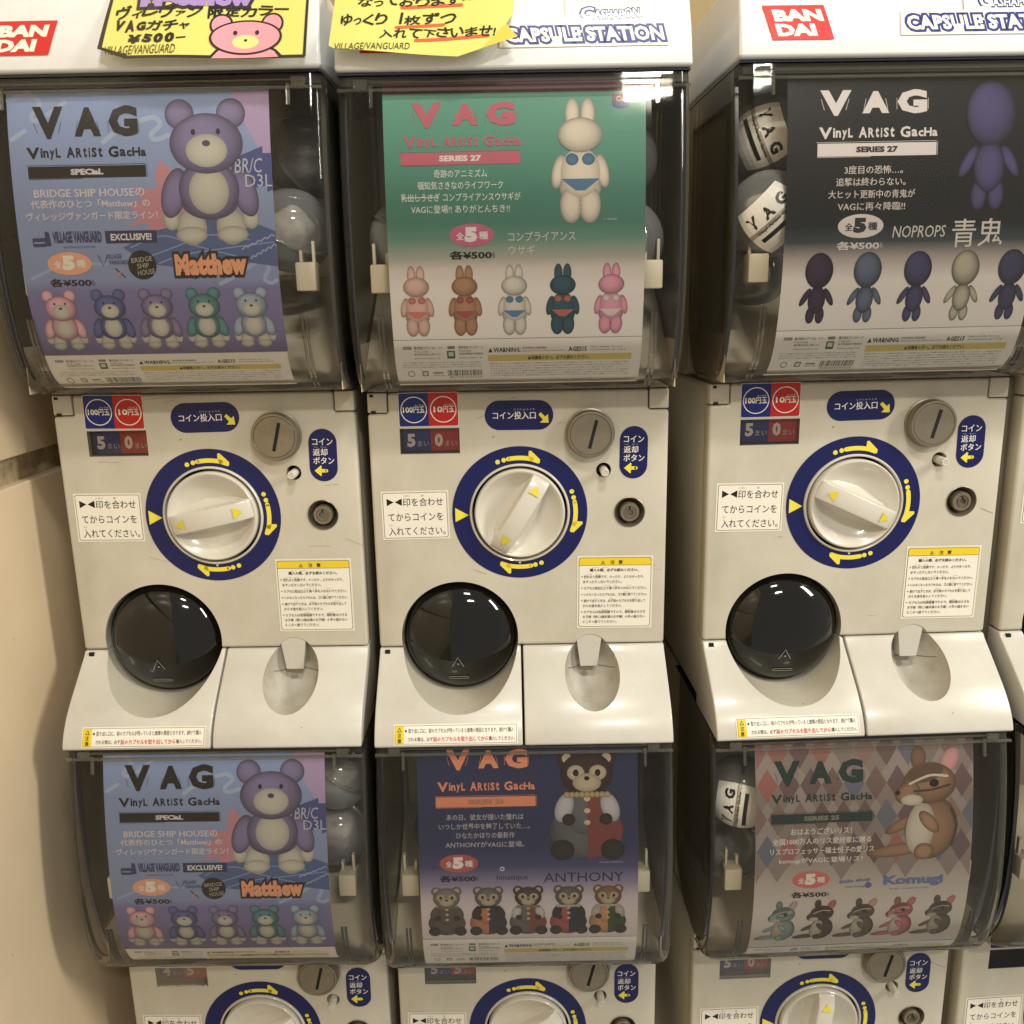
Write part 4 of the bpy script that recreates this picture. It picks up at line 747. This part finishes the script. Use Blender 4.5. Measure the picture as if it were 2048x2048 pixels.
NP = [('lettering', np_let), ('series_bar', lambda A: bar(A, -78.2, 9.4, 287.6, 296.6, '#E0702F', '#B06A4A', 'SERIES 23')), ('count_badge', lambda A: badge(A, -59.2, 236.2, 17, '#B5302E', '#EFE6E8', '#17141C', 221.8)),
      ('figurine_picture', lambda A: toy_sitting(A, 54.5, 239.5, 96, '#3F2622', '#66656B', '#7E2826', '#B49B62', '#BDBBC4')), ('warning_panel', lambda A: footer(A, -94, 99, 158.5, 1.))]
NP += [('figurine_picture', (lambda x, f_, a_, b_, r_, m_: lambda A: toy_sitting(A, x, 163.5, 50, f_, a_, b_, r_, m_))(*q)) for q in sit]
poster(1, 1, 'navy poster with orange lettering and sitting bears, in the middle lower cover', np_paper, NP, 0, 0, 0)
# --- diamond poster (right, lower)
def dp_paper(P): gradient(P, -95.2, 98.1, [(339.6, '#A0908C'), (300, '#A4948E'), (230, '#A8978F'), (200, '#CBBBB0'), (180, '#DDD0C6'), (135, '#E2D6CC')])
def dp_art(A):
    rnd = random.Random(11); cs = ['#775A56', '#8A7068', '#8E7C72', '#75585A', '#967268', '#8C807A', '#6E7082', '#9A5F58']
    for r_ in range(5):
        for i in range(11):
            cx = -104 + 19.2 * i + (9.6 if r_ % 2 == 0 else 0); cz = 331 - 30 * r_ / 1.0
            c_ = rnd.choice(cs) if r_ not in (1, 3) else rnd.choice(('#6A6E84', '#70504E', '#80605A', '#A85850', '#75585A'))
            if r_ > 3: continue
            P_ = [(cx, min(339.4, cz + 15.5)), (cx + 9.4, cz), (cx, cz - 15.5), (cx - 9.4, cz)]
            if cz + 15.5 > 339.4: k = (339.4 - cz) / 15.5; P_ = [(cx - 9.4 * (1 - k), 339.4), (cx + 9.4 * (1 - k), 339.4), (cx + 9.4, cz), (cx, cz - 15.5), (cx - 9.4, cz)]
            P_ = [(max(-95, min(98, x)), z) for x, z in P_]; A.poly(P_, c_, 1)
            P2 = [(max(-95, min(98, x + 9.6)), z - 15) for x, z in ((cx, cz + 15), (cx + 9, cz), (cx, cz - 15), (cx - 9, cz))]
            if rnd.random() < .5: A.poly(P2, '#93837C', .6)
def dp_let(A):
    c = '#173A34'; head(A, -78.6, 0, 300.4, 323, -81.6, 8, 286, 293.6, c); w_ = '#F0E8E0'
    lines(A, [('おはようございリス！', -64, -10, 259.2), ('全国1000万人のリス愛好家に贈る', -80.2, 7.8, 250), ('リスプロフェッサー福士悦子の愛リス', -82, 10.6, 240.8), ('komugiがVAGに登場リス！', -74, .5, 231.4)], 0, w_, .02, 6)
    A.text('Komugi', 20.5, 74.5, 202, 213.5, '#4E6BAE', 2, .05); A.text('THE CHIPMUNK', 26, 62, 199.4, 200.8, '#4E6BAE', 2, 0, 1); A.text('little shop', -19, 9, 207.5, 212, '#4E6BAE', 2, .03, rot=.08); A.text('studio komugi', -14, 4, 202.4, 205.4, '#4E6BAE', 2, .0, 1); A.ell(7, 205, 3, 3, '#3B57A0', 2, 16)
mice = [(-70, '#8FA8A4', '#BDB5A0', '#C79AA8'), (-35, '#4E2E28', '#C9BDA6', '#B5504A'), (2, '#6E5648', '#C9BDA6', '#D08C8C'), (37, '#C75660', '#D9B8A8', '#C9484E'), (73, '#6A5C4A', '#B8AC94', '#C75C58')]
DP = [('background_art', dp_art), ('lettering', dp_let), ('series_bar', lambda A: bar(A, -81.8, 8.1, 266.6, 275.4, '#173A34', '#8D8A80', 'SERIES 25')), ('count_badge', lambda A: badge(A, -44.8, 212.6, 17, '#D8403A', '#F2E9E2', '#1A1718', 197.6)),
      ('figurine_picture', lambda A: toy_mouse(A, 53, 230.5, 98, '#A87850', '#DED2BC', '#DE8F92')), ('warning_panel', lambda A: footer(A, -95.2, 98.1, 134.9, .6))]
DP += [('figurine_picture', (lambda x, a_, b_, e_: lambda A: toy_mouse(A, x, 146, 44, a_, b_, e_))(*q)) for q in mice]
poster(2, 1, 'diamond patterned poster with a big brown chipmunk toy', dp_paper, DP, 0, 0, 0)

# ------------------------------------------------------------------ handwritten notices taped on the lids
def notice(col, label, outline, art, fx, pushz, tiltc, extra=None):
    A = Art(); A.poly(outline, '#DDD675', 0)
    # paper stands off the lid and curls at its lower edge
    def surf(x, z, h):
        zz = z * 1000; k = max(0, (396 - zz) / 45.)
        if not col: x = x * .872 + .0246
        y = cr_interp(CP, min(.4085, max(.3475, z))) - .004 - .012 * k ** 1.3 - .0015 * math.sin(x * 60 + fx) - h
        return Vector((x, y, z))
    def sub(a):                                           # fine cuts for the curl
        return [345 + 3 * i for i in range(30)]
    o = A.build('handwritten_notice', None, surf, 'lam', sub(0), xcuts=range(-132, 116, 6)); md = o.modifiers.new('s', 'SOLIDIFY'); md.thickness = .0004; md.offset = 0
    o.matrix_world = MX[col, 0]; tag(o, label, 'notice', 'yellow handwritten notices taped on the machine lids')
    for nm, fn in art: B = Art(); fn(B); B.build(nm, o, lambda x, z, h: surf(x, z, h + .0004), 'lam', sub(0), .00016, range(-132, 116, 6))
    return o
def n1_border(A):
    K = '#262420'; A.poly([(-48, 428), (-46, 428), (-54.5, 359), (-58, 360)], K, 1); A.poly([(-58, 360), (-54.5, 361), (-32, 354.6), (-34, 351.6)], K, 1); A.poly([(-34, 351.6), (-34, 354.0), (112, 351.6), (114, 349.2)], K, 1.2); A.poly([(112, 350), (114.5, 350), (114.5, 428), (112.5, 428)], K, 1.4)
def n1_words(A):
    K = BLK; A.text('Matthew', -24, 66, 392, 405, '#2A2030', 2, .2, ref=0, sp=1.1); A.text('Matthew', -24, 66, 392, 405, '#A58AC8', 3, .08, ref=0, sp=1.1)
    A.hand('ヴィレヴァン 限定カラー', -46, 99, 382.6, 391, K, 2, .055, 1); A.hand('VAGガチャ', -46, 18, 372.4, 380, K, 2, .06, 2); A.hand('¥500-', -34, 16, 363.2, 369.6, K, 2, .06, 3); A.text('VILLAGE/VANGUARD', -52, 7.5, 354.8, 361.6, '#3A3718', 2, .0, shear=.15)
def n1_bear(A):
    K = '#221A1E'; pk = '#E79AA8'
    for s in (-1, 1): A.ell(64 + s * 21, 376, 9.6, 8.4, K, 2); A.ell(64 + s * 21, 376, 7.8, 6.8, pk, 3)
    A.poly([(34, 350.6), (40, 357), (48, 360), (82, 360), (90, 356), (96, 350.6)], K, 2); A.poly([(37, 350.6), (42, 356), (50, 358.4), (80, 358.4), (88, 355), (92, 350.6)], pk, 2.5)
    A.ell(64, 366, 30, 13.2, K, 4, 40); A.ell(64, 366, 28, 11.8, pk, 5, 40)
    A.ell(64, 362.4, 11, 5.2, '#E9D98A', 6); 
    for s in (-1, 1): A.ell(64 + s * 9, 369.4, 1.8, 1.8, K, 6, 14)
    A.ell(64, 363.6, 1.4, 1.0, K, 7, 10)
notice(0, 'yellow handwritten notice with a pink bear drawing, taped on the left lid', [(-48, 428), (-58, 360), (-34, 351.6), (114, 349.2), (114.5, 428)], [('border', n1_border), ('lettering', n1_words), ('bear_drawing', n1_bear)], 0, 0, 0)
def n2_words(A):
    K = '#1E1B14'; A.hand('なっております〜', -112, -26, 391.8, 400, K, 2, .035, 4); A.hand('ゆっくり', -124, -90, 377, 385, K, 2, .035, 5); A.hand('1枚ずつ', -82, -40, 377.6, 386, K, 2, .035, 6); A.hand('入れて下さいませ!', -96, -12, 367.6, 374.4, K, 2, .035, 7); A.text('VILLAGE/VANGUARD', -128, -74, 358.6, 363.6, '#3A3718', 2, .0, shear=.15)
def n2_lines(A):
    R_ = '#D9603C'; A.stroke([(-80, 390.6), (-58, 391.8), (-37, 392)], 2.6, R_, 1); A.stroke([(-84, 375.2), (-66, 376.2), (-50, 377)], 2.2, R_, 1); A.stroke([(-70, 365.2), (-46, 366.0), (-18, 367.4)], 2.4, R_, 1)
def n2_curl(A): A.poly([(-22, 358), (3, 366), (-5, 376)], '#D3C24A', 4)
notice(1, 'yellow handwritten notice with orange underlines and curled corner, taped on the middle lid', [(-126, 428), (-132, 362), (-128, 359.8), (-40, 352.4), (-22, 358), (-5, 376), (0, 384), (5, 428)], [('underline', n2_lines), ('lettering', n2_words), ('folded_corner', n2_curl)], 2, 0, 0)

# ------------------------------------------------------------------ toy capsules in the housings
def make_capsule(kind):
    t = bpy.data.objects.new('toy_capsule', None); C.objects.link(t); t.empty_display_size = .02
    R = .0335; b = bmesh.new(); bmesh.ops.create_uvsphere(b, u_segments=36, v_segments=22, radius=R)
    bmesh.ops.bisect_plane(b, geom=b.verts[:] + b.edges[:] + b.faces[:], plane_co=(0, 0, 0), plane_no=(0, 0, -1), clear_outer=True); o = link('shell', b, 'caps', t, True)
    b = bmesh.new(); bmesh.ops.create_uvsphere(b, u_segments=36, v_segments=22, radius=R * .985)
    bmesh.ops.bisect_plane(b, geom=b.verts[:] + b.edges[:] + b.faces[:], plane_co=(0, 0, .001), plane_no=(0, 0, 1), clear_outer=True); link('base', b, 'capw', t, True)
    b = bmesh.new(); 
    prof = [(R * 1.0, -.0016), (R * 1.03, -.0012), (R * 1.03, .0012), (R * 1.0, .0016)]; n = 40; rg = [[b.verts.new((r * math.cos(2 * math.pi * i / n), r * math.sin(2 * math.pi * i / n), z)) for i in range(n)] for r, z in prof]
    for P, Q in zip(rg, rg[1:]):
        for i in range(n): b.faces.new((P[i], P[(i + 1) % n], Q[(i + 1) % n], Q[i]))
    link('seam', b, 'rim', t, True)
    b = bmesh.new(); bmesh.ops.create_icosphere(b, subdivisions=3, radius=.018)
    for v in b.verts: q = 1 + .14 * math.sin(v.co.x * 260) * math.cos(v.co.z * 210 + v.co.y * 150); v.co *= q; v.co.z *= 1.1
    link('wrapped_toy', b, 'toy', t, True)
    if kind:
        def cs(x, z, h):
            k = R * 1.008 + h; a = x / R; e = z / R; return Vector((k * math.cos(e) * math.sin(a), -k * math.cos(e) * math.cos(a), k * math.sin(e)))
        A = Art(); 
        for i in range(10):
            for j in range(9):
                x0, z0 = -24 + 4.8 * i, -21 + 4.6 * j; A.add([(x0, z0), (x0 + 4.8, z0), (x0 + 4.8, z0 + 4.6), (x0, z0 + 4.6)], [(0, 1, 2, 3)], 0, '#F4F2EC')
        lb = A.build('paper_label', t, cs, 'ink'); A = Art(); A.text('V', -19, -10, 3, 13, BLK, 2, .05); A.text('A', -5, 4, 3, 12, BLK, 2, .05); A.text('G', 9, 18, 3, 12.5, BLK, 2, .05); A.text('Vinyl Artist Gacha', -17, 17, -3, .5, '#333', 2, .02, 1) if False else A.text('Vinyl Artist Gacha', -17, 17, -3, .5, '#333333', 2, .02, 1)
        for i in range(7): A.rect(-18 + 5 * i, -13 + 5 * i, -9, -5.5, BLK, 2)
        A.build('lettering', lb, cs, 'ink')
    return t
cap_plain = make_capsule(0); cap_label = make_capsule(1)
caps = [  # column, tier, x, y, z, kind, rotation, label
    (0, 0, -.088, -.004, .238, 0, (.3, 0, .2), 'translucent capsule left of the blue poster, beside the tiled wall'),
    (0, 0, .088, -.004, .238, 0, (.4, .5, .2), 'lower clear capsule in the gap right of the upper blue poster'),
    (0, 0, .094, .040, .300, 0, (1.2, .3, .9), 'shaded capsule high behind the right edge of the upper blue poster'),
    (1, 0, -.086, -.010, .232, 0, (.5, .3, 1.2), 'clear capsule peeking out left of the green poster'),
    (1, 0, .087, -.010, .228, 0, (.2, .9, .1), 'lower of the two capsules right of the green poster'),
    (1, 0, .083, .004, .292, 0, (2.4, .4, 1.5), 'upper of the two capsules right of the green poster, pinkish toy inside'),
    (2, 0, -.094, -.027, .242, 1, (.25, -.75, -.35), 'capsule with white paper label left of the black poster, brightly lit'),
    (2, 0, -.088, .004, .303, 1, (.2, 1.2, -.3), 'upper labelled capsule left of the black poster, label turned downward'),
    (2, 0, -.090, .062, .262, 0, (.8, .1, .6), 'dark capsule at the back left behind the labelled ones'),
    (2, 0, -.083, .060, .200, 0, (2.0, .1, .6), 'lowest dark capsule at the back left of the right upper machine'),
    (0, 1, .096, -.004, .292, 0, (.2, .6, .8), 'clear capsule right of the lower blue poster, upper one'),
    (0, 1, .092, .000, .232, 0, (1.4, .6, .8), 'clear capsule right of the lower blue poster, under another'),
    (2, 1, -.093, -.014, .272, 1, (.1, -1.5, -.5), 'labelled capsule standing on end left of the diamond patterned poster'),
    (2, 1, -.094, .016, .196, 0, (.1, .5, -.5), 'capsule low in the left corner behind the diamond patterned poster'),
    (2, 1, .112, .030, .200, 0, (1.1, .5, -.5), 'yellowish capsule right of the diamond patterned poster'),
    (1, 1, -.080, .045, .200, 0, (1.1, .5, .5), 'dim capsule deep behind the left edge of the navy poster'),
    (1, 1, .080, .050, .215, 0, (.4, .5, .5), 'dim capsule deep behind the right edge of the navy poster')]
used = set()
for c, lo, x, y, z, kind, rot, lab in caps:
    src = cap_label if kind else cap_plain
    o = src if kind not in used else copy_tree(src); used.add(kind)
    from mathutils import Euler
    o.matrix_world = MX[c, lo] @ Matrix.Translation((x, y, z)) @ Euler(rot).to_matrix().to_4x4()
    tag(o, lab, 'toy capsule', 'toy capsules inside the machines')

# ------------------------------------------------------------------ tiled wall at the left and wall behind
sw = bpy.data.objects.new('side_wall', None); C.objects.link(sw); sw['kind'] = 'structure'
boxo('grout_bed', -.475, -.4485, -1.6, .55, -1.3, 1.3, 'grout', sw)
for z0, z1 in ((.0585, .85), (-.7, .0345)):
    boxo('tile', -.4480, -.4360, -1.6, .55, z0, z1, 'tile', sw, .0016, 3)
bw = boxo('rear_wall', -.7, 1.4, .56, .58, -1.3, 1.3, 'rear'); bw['kind'] = 'structure'
